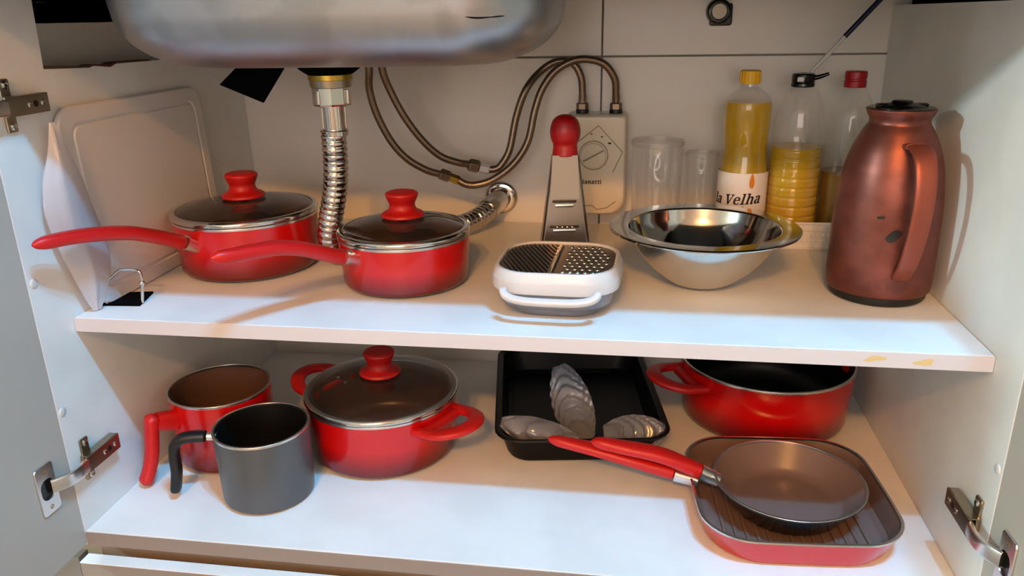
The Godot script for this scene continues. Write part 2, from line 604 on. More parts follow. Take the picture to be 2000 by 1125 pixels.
	# the worktop: four stone strips round the sink opening, one slab
	rbox(Vector3(-0.16, TOP + 0.0152, -0.29), Vector3(0.48, 0.03, 0.64), 0.002)
	rbox(Vector3(1.07, TOP + 0.0152, -0.29), Vector3(0.88, 0.03, 0.64), 0.002)
	rbox(Vector3(0.355, TOP + 0.0152, -0.51), Vector3(0.57, 0.03, 0.20), 0.002)
	rbox(Vector3(0.355, TOP + 0.0152, -0.01), Vector3(0.57, 0.03, 0.08), 0.002)
	var c := put("worktop", mesh(), M.granite)
	c.set_meta("label", "dark stone worktop above the sink cabinet")
	c.set_meta("category", "worktop")


# a clip hinge opened with its door: plate on the side panel, arm, link, cup flange on the door
func hinge(t: Node3D, y: float, s: int) -> void:
	var x0 := 0.0 if s == 1 else W
	var h := Node3D.new()
	h.name = "hinge"
	t.add_child(h, true)
	X = Transform3D(Basis(Vector3(s, 0, 0), Vector3(0, 1, 0), Vector3(0, 0, 1)), Vector3(x0, y, 0))
	var flip := s == -1
	# mounting plate with two wings
	rbox(Vector3(0.002, 0, -0.030), Vector3(0.004, 0.062, 0.016), 0.0018)
	rbox(Vector3(0.003, 0, -0.045), Vector3(0.006, 0.016, 0.05), 0.0015)
	fix(h, "mounting_plate", M.nickel, flip)
	for e in [-1, 1]:
		var keep := X
		X = X * along(Vector3(0.004, e * 0.024, -0.030), Vector3(1, 0, 0))
		lathe([[0, 0.0018], [0.003, 0.0022], [0.0048, 0.001], [0.0048, -0.001]], 14)
		X = keep
		fix(h, "screw", M.chrome, flip)
	# arm: a channel over the plate
	rbox(Vector3(0.0155, 0, -0.046), Vector3(0.003, 0.023, 0.070), 0.001)
	rbox(Vector3(0.0105, 0.0106, -0.048), Vector3(0.013, 0.0018, 0.064), 0.0006)
	rbox(Vector3(0.0105, -0.0106, -0.048), Vector3(0.013, 0.0018, 0.064), 0.0006)
	fix(h, "arm", M.nickel, flip)
	for zz in [-0.070, -0.048]:
		var keep := X
		X = X * along(Vector3(0.0168, 0, zz), Vector3(1, 0, 0))
		lathe([[0, 0.0012], [0.0022, 0.0016], [0.0036, 0.0008], [0.0036, -0.001]], 14)
		X = keep
		fix(h, "screw", M.chrome, flip)
	var keep2 := X
	X = X * along(Vector3(0.0168, 0, -0.058), Vector3(1, 0, 0))
	lathe([[0, 0.0], [0.004, 0.0], [0.004, 0.0006], [0, 0.0006]], 14)
	X = keep2
	fix(h, "slot", M.black, flip)
	# crank link into the cup
	sweep(smooth([Vector3(0.0145, 0, -0.014), Vector3(0.0165, 0, 0.004), Vector3(0.014, 0, 0.022), Vector3(0.002, 0, 0.040)], 0.004), func(_t, _l): return Vector2(0.0095, 0.0034), 16, Vector3(1, 0, 0.3), 4.0)
	fix(h, "link", M.aluminium, flip)
	# flange on the door's inner face
	var keep3 := X
	X = X * Transform3D(Basis(Vector3(0, 0, 1), Vector3(1, 0, 0), Vector3(0, 1, 0)), Vector3(-0.0006, 0, 0.046))
	loft([rrect(0.031, 0.068, 0.005, 0.0), rrect(0.032, 0.069, 0.005, 0.0006), rrect(0.032, 0.069, 0.005, 0.0018), rrect(0.031, 0.068, 0.005, 0.0028), rrect(0.0235, 0.029, 0.0105, 0.0028), rrect(0.0225, 0.028, 0.010, 0.0010)])
	X = keep3
	fix(h, "cup_flange", M.aluminium, flip)
	X = keep3 * Transform3D(Basis(Vector3(0, 0, 1), Vector3(1, 0, 0), Vector3(0, 1, 0)), Vector3(-0.0006, 0, 0.046))
	loft([rrect(0.0230, 0.0285, 0.0102, 0.0012), rrect(0.013, 0.02, 0.006, 0.0006)], false, true)
	X = keep3
	fix(h, "cup", M.black_gloss, flip)
	for e in [-1, 1]:
		X = keep3 * along(Vector3(0.0008, e * 0.0255, 0.046), Vector3(1, 0, 0))
		lathe([[0, 0.0008], [0.0024, 0.0018], [0.0042, 0.0008], [0.0042, -0.001]], 14)
		X = keep3
		fix(h, "screw", M.brass, flip)
	X = Transform3D.IDENTITY


# commit; a mirrored transform turned the faces inside out, so turn them back
func fix(parent: Node3D, called: String, m: Material, flip: bool) -> void:
	if flip:
		for i in range(0, P.size(), 3):
			var p := P[i + 1]; P[i + 1] = P[i + 2]; P[i + 2] = p
			var u := U[i + 1]; U[i + 1] = U[i + 2]; U[i + 2] = u
	put(called, mesh(), m, parent)


func sink_and_drain() -> void:
	var s := thing("sink", "brushed stainless steel sink bowl hanging under the worktop", "sink")
	var cx := 0.358; var cz := -0.238; var w := 0.566; var d := 0.366
	var rings := []
	for k in 26:
		var e: float; var y: float
		if k < 4:
			y = 0.732 - k * 0.018; e = 0.002 * k
		else:
			var a := (k - 4) / 21.0 * PI / 2
			e = 0.007 + 0.085 * (1 - cos(a)) + 0.004 * a
			y = 0.672 - 0.067 * sin(a)
		rings.append(rrect(w - 2 * e, d - 2 * e, maxf(0.11 - e * 0.5, 0.03), y, cx, cz, 12))
	rings.reverse()
	loft(rings, true, false)
	put("bowl", mesh(60), M.steel, s)
	# scuffs on the front of the bowl
	sweep(smooth([Vector3(0.549, 0.6617, -0.0521), Vector3(0.562, 0.6602, -0.0522), Vector3(0.577, 0.6608, -0.0533), Vector3(0.592, 0.6618, -0.0560)], 0.003), func(t, l): return Vector2.ONE * (0.0006 + 0.0006 * absf(sin(l * 900))) * ends(t, 0.2, 0.3), 6)
	put("scuff", mesh(), M.black, s)
	# folded rim over the worktop's edge
	loft([rrect(0.57, 0.37, 0.11, 0.7315, cx, cz, 12), rrect(0.68, 0.48, 0.04, 0.7315, cx, cz, 12), rrect(0.68, 0.48, 0.04, 0.7335, cx, cz, 12), rrect(0.566, 0.366, 0.11, 0.734, cx, cz, 12)])
	put("rim", mesh(), M.steel, s)

	X = Transform3D(Basis.from_euler(Vector3(0, 0, 0)), Vector3.ZERO)
	var pad := thing("rubber_pad", "black square pad hanging askew under the sink left of the drain", "pad")
	var q := [Vector2(0.186, 0.604), Vector2(0.254, 0.602), Vector2(0.215, 0.552), Vector2(0.153, 0.577)]
	X = Transform3D(Basis(Vector3(1, 0, 0), Vector3(0, 0, 1), Vector3(0, -1, 0)), Vector3(0, 0, -0.25))
	prism(q, -0.0015, 0.0015)
	X = Transform3D.IDENTITY
	put("pad", mesh(), M.rubber, pad)

	var t := thing("sink_drain", "chrome sink drain with a ribbed flexible pipe running to the wall", "drain pipe", Vector3(0.305, 0, -0.28))
	lathe([[0, 0.6035], [0.043, 0.6035], [0.0435, 0.5965, 0.001], [0.036, 0.591], [0.031, 0.588], [0, 0.588]])
	put("gasket", mesh(), M.rubber, t, "black rubber gasket")
	lathe([[0, 0.590], [0.0305, 0.590], [0.0305, 0.582, 0.001], [0.029, 0.571], [0, 0.571]])
	put("cup", mesh(), M.nickel, t)
	lathe([[0, 0.5885], [0.0312, 0.5885, 0.001], [0.0312, 0.5805, 0.001], [0, 0.5805]])
	put("ring", mesh(), M.brass, t, "yellow brass ring")
	# octagonal nut with wings
	var rings2 := []
	for yy in [[0.0270, 0.5715], [0.0282, 0.570], [0.0282, 0.548], [0.0265, 0.5455], [0.018, 0.545]]:
		rings2.append(circ(yy[0], yy[1], 10))
	rings2.reverse()
	loft(rings2, true, true)
	for k in 4:
		var a := TAU * k / 4 + 0.35
		rbox(Vector3(cos(a) * 0.0285, 0.558, sin(a) * 0.0285), Vector3(0.005, 0.020, 0.005), 0.0015)
	put("lock_nut", mesh(25), M.chrome, t)
	lathe([[0, 0.547], [0.0172, 0.547], [0.0172, 0.511, 0.001], [0.0186, 0.509], [0.0186, 0.503], [0, 0.503]])
	for k in 8:
		var a := TAU * k / 8
		rbox(Vector3(cos(a) * 0.0172, 0.528, sin(a) * 0.0172), Vector3(0.0028, 0.030, 0.0028), 0.0008)
	put("tailpiece", mesh(30), M.chrome, t)
	var path := smooth([Vector3(-0.003, 0.510, 0), Vector3(-0.004, 0.46, 0), Vector3(-0.009, 0.42, 0), Vector3(-0.021, 0.375, -0.002), Vector3(-0.027, 0.345, -0.007), Vector3(-0.028, 0.322, -0.025), Vector3(-0.022, 0.3125, -0.06), Vector3(0.0, 0.3125, -0.105), Vector3(0.045, 0.3125, -0.15), Vector3(0.095, 0.3125, -0.195), Vector3(0.135, 0.315, -0.222), Vector3(0.160, 0.322, -0.258), Vector3(0.175, 0.334, -0.290)], 0.0016)
	sweep(path, func(_t, l): return Vector2.ONE * (0.0160 + 0.0026 * pow(absf(cos(PI * l / 0.0092)), 0.6)), 20)
	put("ribbed_hose", mesh(50), M.chrome, t)
	sweep(smooth([Vector3(0.169, 0.329, -0.276), Vector3(0.175, 0.334, -0.290), Vector3(0.181, 0.3372, -0.310), Vector3(0.184, 0.338, -0.333)], 0.003), func(_t, _l): return Vector2.ONE * 0.0195, 20)
	put("elbow", mesh(), M.chrome, t)
	X = along(Vector3(0.184, 0.338, -0.3355), Vector3(0, 0, 1))
	lathe([[0, 0.006], [0.018, 0.0065], [0.028, 0.0045, 0.002], [0.0315, 0.0, 0.001], [0, 0.0]])
	X = Transform3D.IDENTITY
	put("wall_flange", mesh(), M.chrome, t)


func hose(label: String, pts: Array, ferrule_end := true) -> Node3D:
	var t := thing("braided_hose", label, "hose", Vector3.ZERO, 0.0, "braided water hoses under the sink")
	var path := smooth(pts, 0.005)
	sweep(path, func(_t, _l): return Vector2.ONE * 0.0064, 14)
	put("braid", mesh(60), M.hose, t)
	return t


func hex(t: Node3D, called: String, a: Vector3, b: Vector3, r: float, m: Material, label := "") -> void:
	X = along(a, b - a)
	var l := a.distance_to(b)
	loft([circ(r * 0.86, 0, 6), circ(r, l * 0.12, 6), circ(r, l * 0.88, 6), circ(r * 0.86, l, 6)], true, true)
	X = Transform3D.IDENTITY
	put(called, mesh(20), m, t, label)


func water() -> void:
	var h1 := hose("braided hose falling from the sink to the lower joint, the outer of two", [Vector3(0.302, 0.615, -0.455), Vector3(0.302, 0.582, -0.46), Vector3(0.297, 0.55, -0.469), Vector3(0.304, 0.508, -0.477), Vector3(0.323, 0.462, -0.486), Vector3(0.347, 0.431, -0.494), Vector3(0.376, 0.411, -0.503), Vector3(0.395, 0.403, -0.511), Vector3(0.404, 0.399, -0.518)])
	hex(h1, "nut", Vector3(0.398, 0.402, -0.515), Vector3(0.414, 0.395, -0.52), 0.0105, M.hose)
	var h2 := hose("braided hose falling from the sink to the upper joint, the inner of two", [Vector3(0.321, 0.615, -0.465), Vector3(0.321, 0.581, -0.47), Vector3(0.328, 0.549, -0.48), Vector3(0.347, 0.504, -0.49), Vector3(0.373, 0.463, -0.5), Vector3(0.401, 0.434, -0.51), Vector3(0.43, 0.421, -0.52), Vector3(0.443, 0.417, -0.53), Vector3(0.452, 0.414, -0.535)])
	hex(h2, "nut", Vector3(0.446, 0.415, -0.533), Vector3(0.463, 0.410, -0.54), 0.0115, M.hose)
	var h3 := hose("braided hose arching from the lower joint to the right inlet of the water heater", [Vector3(0.430, 0.389, -0.52), Vector3(0.444, 0.382, -0.5215), Vector3(0.462, 0.381, -0.525), Vector3(0.49, 0.390, -0.53), Vector3(0.525, 0.416, -0.535), Vector3(0.55, 0.454, -0.54), Vector3(0.562, 0.506, -0.545), Vector3(0.574, 0.541, -0.55), Vector3(0.595, 0.57, -0.555), Vector3(0.625, 0.587, -0.56), Vector3(0.652, 0.589, -0.565), Vector3(0.679, 0.58, -0.57), Vector3(0.696, 0.556, -0.575), Vector3(0.6985, 0.532, -0.58), Vector3(0.699, 0.514, -0.583)])
	hex(h3, "joint", Vector3(0.414, 0.395, -0.52), Vector3(0.431, 0.389, -0.52), 0.0082, M.brass, "brass joint")
	hex(h3, "nut", Vector3(0.699, 0.499, -0.584), Vector3(0.699, 0.516, -0.584), 0.0105, M.hose)
	X = along(Vector3(0.699, 0.515, -0.584), Vector3(0, 1, 0))
	lathe([[0, 0], [0.0075, 0], [0.0075, 0.014, 0.001], [0, 0.014]], 16)
	X = Transform3D.IDENTITY
	put("ferrule", mesh(), M.satin, h3)
	var h4 := hose("braided hose arching from the upper joint to the left inlet of the water heater", [Vector3(0.480, 0.4055, -0.541), Vector3(0.492, 0.406, -0.543), Vector3(0.502, 0.413, -0.545), Vector3(0.517, 0.440, -0.549), Vector3(0.529, 0.496, -0.554), Vector3(0.546, 0.541, -0.558), Vector3(0.57, 0.57, -0.576), Vector3(0.597, 0.585, -0.580), Vector3(0.624, 0.582, -0.580), Vector3(0.638, 0.560, -0.581), Vector3(0.641, 0.532, -0.583), Vector3(0.641, 0.514, -0.584)])
	hex(h4, "joint", Vector3(0.463, 0.4095, -0.54), Vector3(0.482, 0.405, -0.541), 0.0092, M.pvc, "white plastic joint")
	hex(h4, "nut", Vector3(0.641, 0.499, -0.585), Vector3(0.641, 0.516, -0.585), 0.0105, M.hose)
	X = along(Vector3(0.641, 0.515, -0.585), Vector3(0, 1, 0))
	lathe([[0, 0], [0.0075, 0], [0.0075, 0.014, 0.001], [0, 0.014]], 16)
	X = Transform3D.IDENTITY
	put("ferrule", mesh(), M.satin, h4)

	# the water heater on the wall
	var t := thing("water_heater", "cream plastic water heater with a round dial on the tiled wall", "water heater", Vector3(0.667, 0.41, -D))
	var up := Transform3D(Basis(Vector3(1, 0, 0), Vector3(0, 0, 1), Vector3(0, -1, 0)), Vector3.ZERO)  # local y -> +z, local z -> -y
	X = up
	var prof2 := [[0.0, 0.0], [0.0, 0.050], [0.0015, 0.055], [0.004, 0.0585], [0.008, 0.060]]
	var rings := []
	for p in prof2:
		rings.append(heater_ring(0.106 - 2 * p[0], 0.176 - 2 * p[0], p[1]))
	loft(rings, false, true)
	X = Transform3D.IDENTITY
	put("body", mesh(30), M.cream, t)
	# diamond outline round the dial, and the curved crease at the bottom
	var fz := 0.0604
	for seg in [[[-0.040, 0.035], [0.004, 0.070], [0.046, 0.025], [0.030, -0.010]], [[-0.048, -0.072], [-0.005, -0.070], [0.003, -0.077], [0.020, -0.074], [0.036, -0.062]]]:
		var line := []
		for p in seg: line.append(Vector3(p[0], p[1], fz))
		sweep(line, func(_t, _l): return Vector2(0.0010, 0.0006), 8, Vector3(0, 0, 1))
		put("crease", mesh(), M.cream_line, t)
	X = Transform3D(up.basis, Vector3(-0.004, 0.019, fz))
	lathe([[0.0235, -0.0006], [0.0235, 0.0008], [0.0215, 0.001], [0.0212, 0.006, 0.001], [0, 0.0065]])
	X = Transform3D.IDENTITY
	var dial := put("dial", mesh(), M.cream, t)
	X = Transform3D(Basis(Vector3(0, 0, 1), 0.5), Vector3(-0.004, 0.019, fz + 0.0066))
	rbox(Vector3(0, 0, 0.0012), Vector3(0.040, 0.0025, 0.003), 0.0008)
	X = Transform3D.IDENTITY
	put("pointer", mesh(), M.cream_line, dial)
	X = Transform3D(up.basis, Vector3(-0.004, 0.019, fz))
	lathe([[0.0236, -0.0006], [0.0258, -0.0006], [0.0258, 0.0005], [0.0236, 0.0005]])
	X = Transform3D.IDENTITY
	put("dial_groove", mesh(), M.cream_line, t)
	for p in [[0.010, 0.051, 0.0022], [0.0235, 0.040, 0.0034], [-0.008, 0.056, 0.0030]]:
		rbox(Vector3(p[0], p[1], fz), Vector3(p[2] * 1.6, p[2] * 0.9, 0.0006), 0.0002)
		put("mark", mesh(), M.ink if p[2] != 0.0030 else M.cream_line, t)
	var w := text("lanatti", 0.0078, 0.0008, 40)
	var o := put("lettering", w, M.ink, t)
	o.position = Vector3(-0.006, -0.0275, fz)
	for sx in [-0.026, 0.032]:
		X = along(Vector3(sx, 0.083, 0.032), Vector3(0, 1, 0))
		lathe([[0, 0], [0.011, 0], [0.011, 0.012, 0.001], [0, 0.012]], 20)
		X = Transform3D.IDENTITY
		put("inlet", mesh(), M.black, t)

	var r := thing("wall_outlet", "round pipe stub with a black rubber ring high on the tiled wall", "pipe", Vector3(0.8645, 0.6615, -D))
	X = Transform3D(up.basis, Vector3.ZERO)
	lathe([[0, 0.004], [0.012, 0.004], [0.012, 0.016], [0, 0.016]])
	X = Transform3D.IDENTITY
	put("stub", mesh(), M.cream, r)
	X = Transform3D(up.basis, Vector3.ZERO)
	lathe([[0.0125, 0.0], [0.0125, 0.018, 0.002], [0.0195, 0.017, 0.003], [0.021, 0.0]])
	rbox(Vector3(0.004, 0.005, 0.005), Vector3(0.037, 0.010, 0.036), 0.004)
	X = Transform3D.IDENTITY
	put("rubber_ring", mesh(), M.black_gloss, r)


func heater_ring(w: float, h: float, y: float) -> PackedVector3Array:
	var o := PackedVector3Array()
	for q in 4:
		var r := 0.008 if q < 2 else 0.030
		var c: Vector2 = [Vector2(w / 2 - r, h / 2 - r), Vector2(-w / 2 + r, h / 2 - r), Vector2(-w / 2 + r, -h / 2 + r), Vector2(w / 2 - r, -h / 2 + r)][q]
		for k in 9:
			var a := PI / 2 * (q + k / 8.0)
			o.append(Vector3(c.x + cos(a) * r, y, -(c.y + sin(a) * r)))
	return o


func text(words: String, height: float, depth: float, size := 40, serif := false) -> ArrayMesh:
	var f := SystemFont.new()
	f.font_names = PackedStringArray(["Droid Serif" if serif else "Droid Sans"])
	f.font_weight = 700
	var tm := TextMesh.new()
	tm.font = f
	tm.text = words
	tm.font_size = size
	tm.pixel_size = height / size * 1.35
	tm.depth = depth
	tm.curve_step = 2.0
	var m := ArrayMesh.new()
	for i in tm.get_surface_count():
		m.add_surface_from_arrays(Mesh.PRIMITIVE_TRIANGLES, tm.surface_get_arrays(i))
	return m


# lettering sheared into a slant and bent round a bottle of radius r
func bent_text(words: String, height: float, r: float, slant: float, off: float) -> ArrayMesh:
	var src := text(words, height, 0.0006, 60, true)
	var m := ArrayMesh.new()
	for i in src.get_surface_count():
		var a := src.surface_get_arrays(i)
		var v: PackedVector3Array = a[Mesh.ARRAY_VERTEX]
		var nn: PackedVector3Array = a[Mesh.ARRAY_NORMAL]
		for k in v.size():
			var ang := (v[k].x * 0.9 + v[k].y * slant + off) / r
			v[k] = Vector3(sin(ang) * (r + v[k].z), v[k].y + v[k].x * 0.05, cos(ang) * (r + v[k].z))
			nn[k] = nn[k].rotated(Vector3.UP, ang)
		a[Mesh.ARRAY_VERTEX] = v
		a[Mesh.ARRAY_NORMAL] = nn
		m.add_surface_from_arrays(Mesh.PRIMITIVE_TRIANGLES, a)
	return m


# ------------------------------------------------------------------ pots
# body outside, rim, inside; R at the rim, k the base's share of it, h the height
func vessel(t: Node3D, R: float, k: float, h: float, outside: Material, inside: Material, fillet := 0.02, rim: Material = null) -> void:
	var b := R * k
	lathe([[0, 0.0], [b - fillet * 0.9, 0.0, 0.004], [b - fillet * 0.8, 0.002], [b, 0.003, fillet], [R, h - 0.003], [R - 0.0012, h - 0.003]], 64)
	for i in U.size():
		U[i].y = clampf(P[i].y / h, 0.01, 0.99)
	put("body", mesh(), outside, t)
	lathe([[R - 0.0012, h - 0.0025], [R - 0.003, h - 0.004], [b - 0.003, 0.007, fillet], [0, 0.006]], 64)
	put("interior", mesh(), inside, t)
	lathe([[R - 0.003, h - 0.004], [R + 0.0008, h - 0.004, 0.001], [R + 0.0008, h, 0.001], [R - 0.003, h, 0.001], [R - 0.003, h - 0.004]], 64)
	put("rim", mesh(), rim if rim else M.aluminium, t)


func knob(t: Node3D, y: float, s := 1.0) -> void:
	X = Transform3D(Basis.from_scale(Vector3.ONE * s), Vector3(0, y, 0))
	lathe([[0, 0.0], [0.026, -0.001], [0.0335, 0.001, 0.003], [0.032, 0.0055, 0.003], [0.021, 0.011, 0.008], [0.0185, 0.019, 0.008], [0.0235, 0.029, 0.006], [0.0255, 0.0355, 0.003], [0.021, 0.0385, 0.004], [0, 0.0392]], 40)
	X = Transform3D.IDENTITY
	put("knob", mesh(50), M.red_knob, t, "red knob")


func glass_lid(label: String, at: Vector3, R: float, dome: float, kn: float, screws := false, turn := 0.0) -> Node3D:
	var t := thing("glass_lid", label, "lid", at, turn, "glass lids with red knobs")
	lathe([[R - 0.005, 0.006], [R - 0.012, dome * 0.45, 0.01], [R * 0.6, dome * 0.82, 0.03], [R * 0.3, dome * 0.97, 0.02], [0.006, dome]], 64)
	put("glass", mesh(60), M.glass, t)
	lathe([[R - 0.007, 0.0005], [R + 0.0012, 0.0005, 0.001], [R + 0.0018, 0.005, 0.002], [R - 0.001, 0.0085, 0.002], [R - 0.007, 0.0085, 0.001], [R - 0.007, 0.0005]], 64)
	put("rim", mesh(), M.chrome, t, "steel rim")
	knob(t, dome + 0.001, kn)
	X = Transform3D(Basis.IDENTITY, Vector3(0, dome - 0.001, 0))
	lathe([[0, -0.006], [0.006, -0.006], [0.009, -0.003, 0.001], [0.009, 0.0], [0, 0.0]], 20)
	X = Transform3D.IDENTITY
	put("screw", mesh(), M.satin, t)
	if screws:
		for p in [Vector3(-0.066, 0.0, 0.012), Vector3(-0.049, 0.0, 0.026)]:
			X = Transform3D(Basis.IDENTITY, p + Vector3(0, dome * 0.80, 0))
			lathe([[0.0, 0.0012], [0.0022, 0.0012, 0.0005], [0.0032, 0.0], [0.0032, -0.002]], 14)
			X = Transform3D.IDENTITY
			put("vent", mesh(), M.aluminium, t)
	return t


# long plastic handle in the plane through the pot's axis; along local +x; pts are [distance, height]
func long_handle(t: Node3D, azimuth: float, pts: Array, collar: Array, wide := 0.0145, tall := 0.0095) -> void:
	var h := Node3D.new()
	h.name = "handle"
	t.add_child(h, true)
	h.rotation.y = azimuth
	h.set_meta("label", "red plastic handle")
	var line := []
	for p in pts: line.append(Vector3(p[0], p[1], 0))
	sweep(smooth(line, 0.004), func(u, _l): return Vector2(wide * (0.70 + 0.38 * sin(PI * clampf(u * 1.05, 0, 1)) - 0.12 * u), tall * (1.12 - 0.25 * u)) * ends(u, 0.03, 0.10), 20, Vector3.UP, 2.5)
	put("grip", mesh(50), M.red_grip, h)
	sweep(smooth([Vector3(collar[0], collar[1], 0), Vector3(collar[2], collar[3], 0)], 0.004), func(u, _l): return Vector2(0.0105 + 0.0015 * u, 0.0092 + 0.0010 * u), 18, Vector3.UP, 2.6)
	put("collar", mesh(), M.aluminium, h, "bright metal collar")


# oval loop handle on a casserole, along local +x
func loop_handle(t: Node3D, azimuth: float, R: float, y: float, reach := 0.062, half := 0.046) -> void:
	var pts := []
	for k in 13:
		var a := PI * (k / 12.0 - 0.5)
		pts.append(Vector3(R - 0.012 + (reach + 0.010) * pow(maxf(cos(a), 0.0), 0.55), y + 0.010 * maxf(cos(a), 0.0), half * sin(a) * (1.0 - 0.12 * cos(a))))
	X = Transform3D(Basis(Vector3.UP, azimuth), Vector3.ZERO)
	sweep(smooth(pts, 0.004), func(u, _l): return Vector2(0.0085 + 0.004 * sin(PI * u), 0.0062), 16, Vector3.UP, 2.6)
	rbox(Vector3(R + 0.003, y - 0.001, 0), Vector3(0.016, 0.014, half * 1.75), 0.005)
	X = Transform3D.IDENTITY
	put("loop_handle", mesh(50), M.red_grip, t, "red plastic loop handle")


func upper_shelf() -> void:
	# cutting boards against the left panel
	var b := thing("cutting_board", "large white plastic cutting board with a juice groove leaning on the left panel", "cutting board")
	var v := Vector3(-0.010, 0.2635, 0).normalized()
	var n := Vector3(0.2635, 0.010, 0).normalized()
	X = Transform3D(Basis(Vector3(0, 0, -1), n, -v), Vector3(0.0105, 0.4265, -0.268))
	var L := 0.345; var Hb := 0.268
	loft([rrect(L - 0.004, Hb - 0.004, 0.026, -0.004), rrect(L, Hb, 0.028, -0.002), rrect(L, Hb, 0.028, 0.002), rrect(L - 0.004, Hb - 0.004, 0.026, 0.004), rrect(L - 0.040, Hb - 0.040, 0.018, 0.004), rrect(L - 0.044, Hb - 0.044, 0.017, 0.0018), rrect(L - 0.050, Hb - 0.050, 0.015, 0.0018), rrect(L - 0.054, Hb - 0.054, 0.014, 0.004)], true, true)
	X = Transform3D.IDENTITY
	put("board", mesh(30), M.board, b)
	var c := thing("cutting_sheet", "thin bent white plastic cutting sheet in front of the large board", "cutting board")
	var le := smooth([Vector3(0.013, 0.546, -0.078), Vector3(0.013, 0.512, -0.066), Vector3(0.013, 0.487, -0.051), Vector3(0.013, 0.470, -0.044), Vector3(0.013, 0.439, -0.038), Vector3(0.013, 0.397, -0.047), Vector3(0.013, 0.354, -0.062), Vector3(0.013, 0.315, -0.076), Vector3(0.015, 0.294, -0.085)], 0.0123)
	var ri := smooth([Vector3(0.018, 0.547, -0.080), Vector3(0.021, 0.516, -0.089), Vector3(0.023, 0.488, -0.099), Vector3(0.024, 0.460, -0.106), Vector3(0.024, 0.426, -0.114), Vector3(0.024, 0.384, -0.126), Vector3(0.024, 0.344, -0.125), Vector3(0.023, 0.312, -0.106), Vector3(0.020, 0.294, -0.094)], 0.0123)
	var N := 21
	var grid := []
	for i in N:
		var row := PackedVector3Array()
		var a: Vector3 = le[int(round(float(i) * (le.size() - 1) / (N - 1)))]
		var e: Vector3 = ri[int(round(float(i) * (ri.size() - 1) / (N - 1)))]
		for k in 11:
			var s := k / 10.0
			var bow := Vector3(0.009, 0, 0.006) * sin(PI * s) * sin(PI * clampf(i / (N - 1.0), 0, 1))
			row.append(a.lerp(e, s) + bow + Vector3(0.0025, 0, 0.002) * exp(-pow((s - 0.45) * 12, 2)))
		for k in 11:
			var s := 1.0 - k / 10.0
			var bow := Vector3(0.009, 0, 0.006) * sin(PI * s) * sin(PI * clampf(i / (N - 1.0), 0, 1))
			row.append(a.lerp(e, s) + bow - Vector3(0.0018, 0, 0.0012))
		grid.append(row)
	loft(grid, true, true)
	put("sheet", mesh(50), M.sheet, c)

	# wire bracket on its black plate
	var w := thing("wire_bracket", "chrome wire bracket on a black square base at the shelf's left end", "bracket")
	prism([Vector2(0.008, 0.1085), Vector2(0.065, 0.1130), Vector2(0.052, 0.166), Vector2(0.002, 0.156)], H, H + 0.0028)
	put("base", mesh(), M.rubber, w, "black base plate")
	sweep(smooth([Vector3(0.016, H + 0.002, -0.113), Vector3(0.0145, 0.320, -0.117), Vector3(0.020, 0.327, -0.118), Vector3(0.037, 0.340, -0.121), Vector3(0.044, 0.3415, -0.122), Vector3(0.063, 0.340, -0.124), Vector3(0.0665, 0.336, -0.124), Vector3(0.0665, 0.322, -0.124), Vector3(0.063, H + 0.002, -0.122)], 0.002), func(_t, _l): return Vector2.ONE * 0.0021, 10)
	put("wire", mesh(), M.chrome, w)
	X = Transform3D(Basis.IDENTITY, Vector3(0.0665, 0.322, -0.124))
	lathe([[0, -0.004], [0.003, -0.003], [0.0042, 0], [0.003, 0.003], [0, 0.004]], 14)
	X = Transform3D.IDENTITY
	put("bead", mesh(60), M.chrome, w)

	# saucepans
	var p1 := thing("saucepan", "larger red saucepan at the left, behind the drain pipe's foot", "saucepan", Vector3(0.133, H + 0.0005, -0.313), 0.0, "red saucepans on the upper shelf")
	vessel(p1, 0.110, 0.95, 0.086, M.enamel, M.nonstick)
	long_handle(p1, atan2(-0.95, -0.31), [[0.124, 0.067], [0.150, 0.080], [0.180, 0.093], [0.210, 0.104], [0.250, 0.113], [0.295, 0.119], [0.340, 0.121]], [0.104, 0.056, 0.125, 0.069])
	glass_lid("glass lid with a red knob on the larger saucepan at the left", Vector3(0.133, H + 0.087, -0.313), 0.110, 0.022, 1.0)
	var p2 := thing("saucepan", "smaller red saucepan in the middle, right of the drain pipe", "saucepan", Vector3(0.404, H + 0.0005, -0.259), 0.0, "red saucepans on the upper shelf")
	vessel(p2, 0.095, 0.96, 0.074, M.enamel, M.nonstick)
	long_handle(p2, atan2(-0.86, -0.5), [[0.112, 0.063], [0.135, 0.072], [0.160, 0.083], [0.185, 0.093], [0.215, 0.101], [0.250, 0.105], [0.280, 0.107], [0.305, 0.110]], [0.090, 0.056, 0.116, 0.065])
	glass_lid("glass lid with a red knob on the smaller saucepan in the middle", Vector3(0.404, H + 0.075, -0.259), 0.095, 0.022, 0.95)

	# box with grating plates
	var g := thing("grater_box", "white and clear grater box with two steel grating plates", "grater", Vector3(0.637, H, -0.188), deg_to_rad(-2.0))
	loft([rrect(0.110, 0.104, 0.035, 0.0005), rrect(0.116, 0.110, 0.037, 0.002), rrect(0.118, 0.112, 0.037, 0.008), rrect(0.146, 0.136, 0.042, 0.016), rrect(0.156, 0.148, 0.045, 0.040)], true, false)
	put("container", mesh(30), M.smoke, g, "clear plastic container")
	loft([rrect(0.158, 0.150, 0.045, 0.036), rrect(0.166, 0.158, 0.049, 0.037), rrect(0.168, 0.160, 0.050, 0.040), rrect(0.168, 0.160, 0.050, 0.052), rrect(0.164, 0.156, 0.048, 0.056), rrect(0.160, 0.152, 0.046, 0.062), rrect(0.156, 0.148, 0.045, 0.0645), rrect(0.150, 0.142, 0.043, 0.0645), rrect(0.149, 0.141, 0.043, 0.060)])
	put("frame", mesh(30), M.pvc, g, "white plastic frame")
	var hp := []
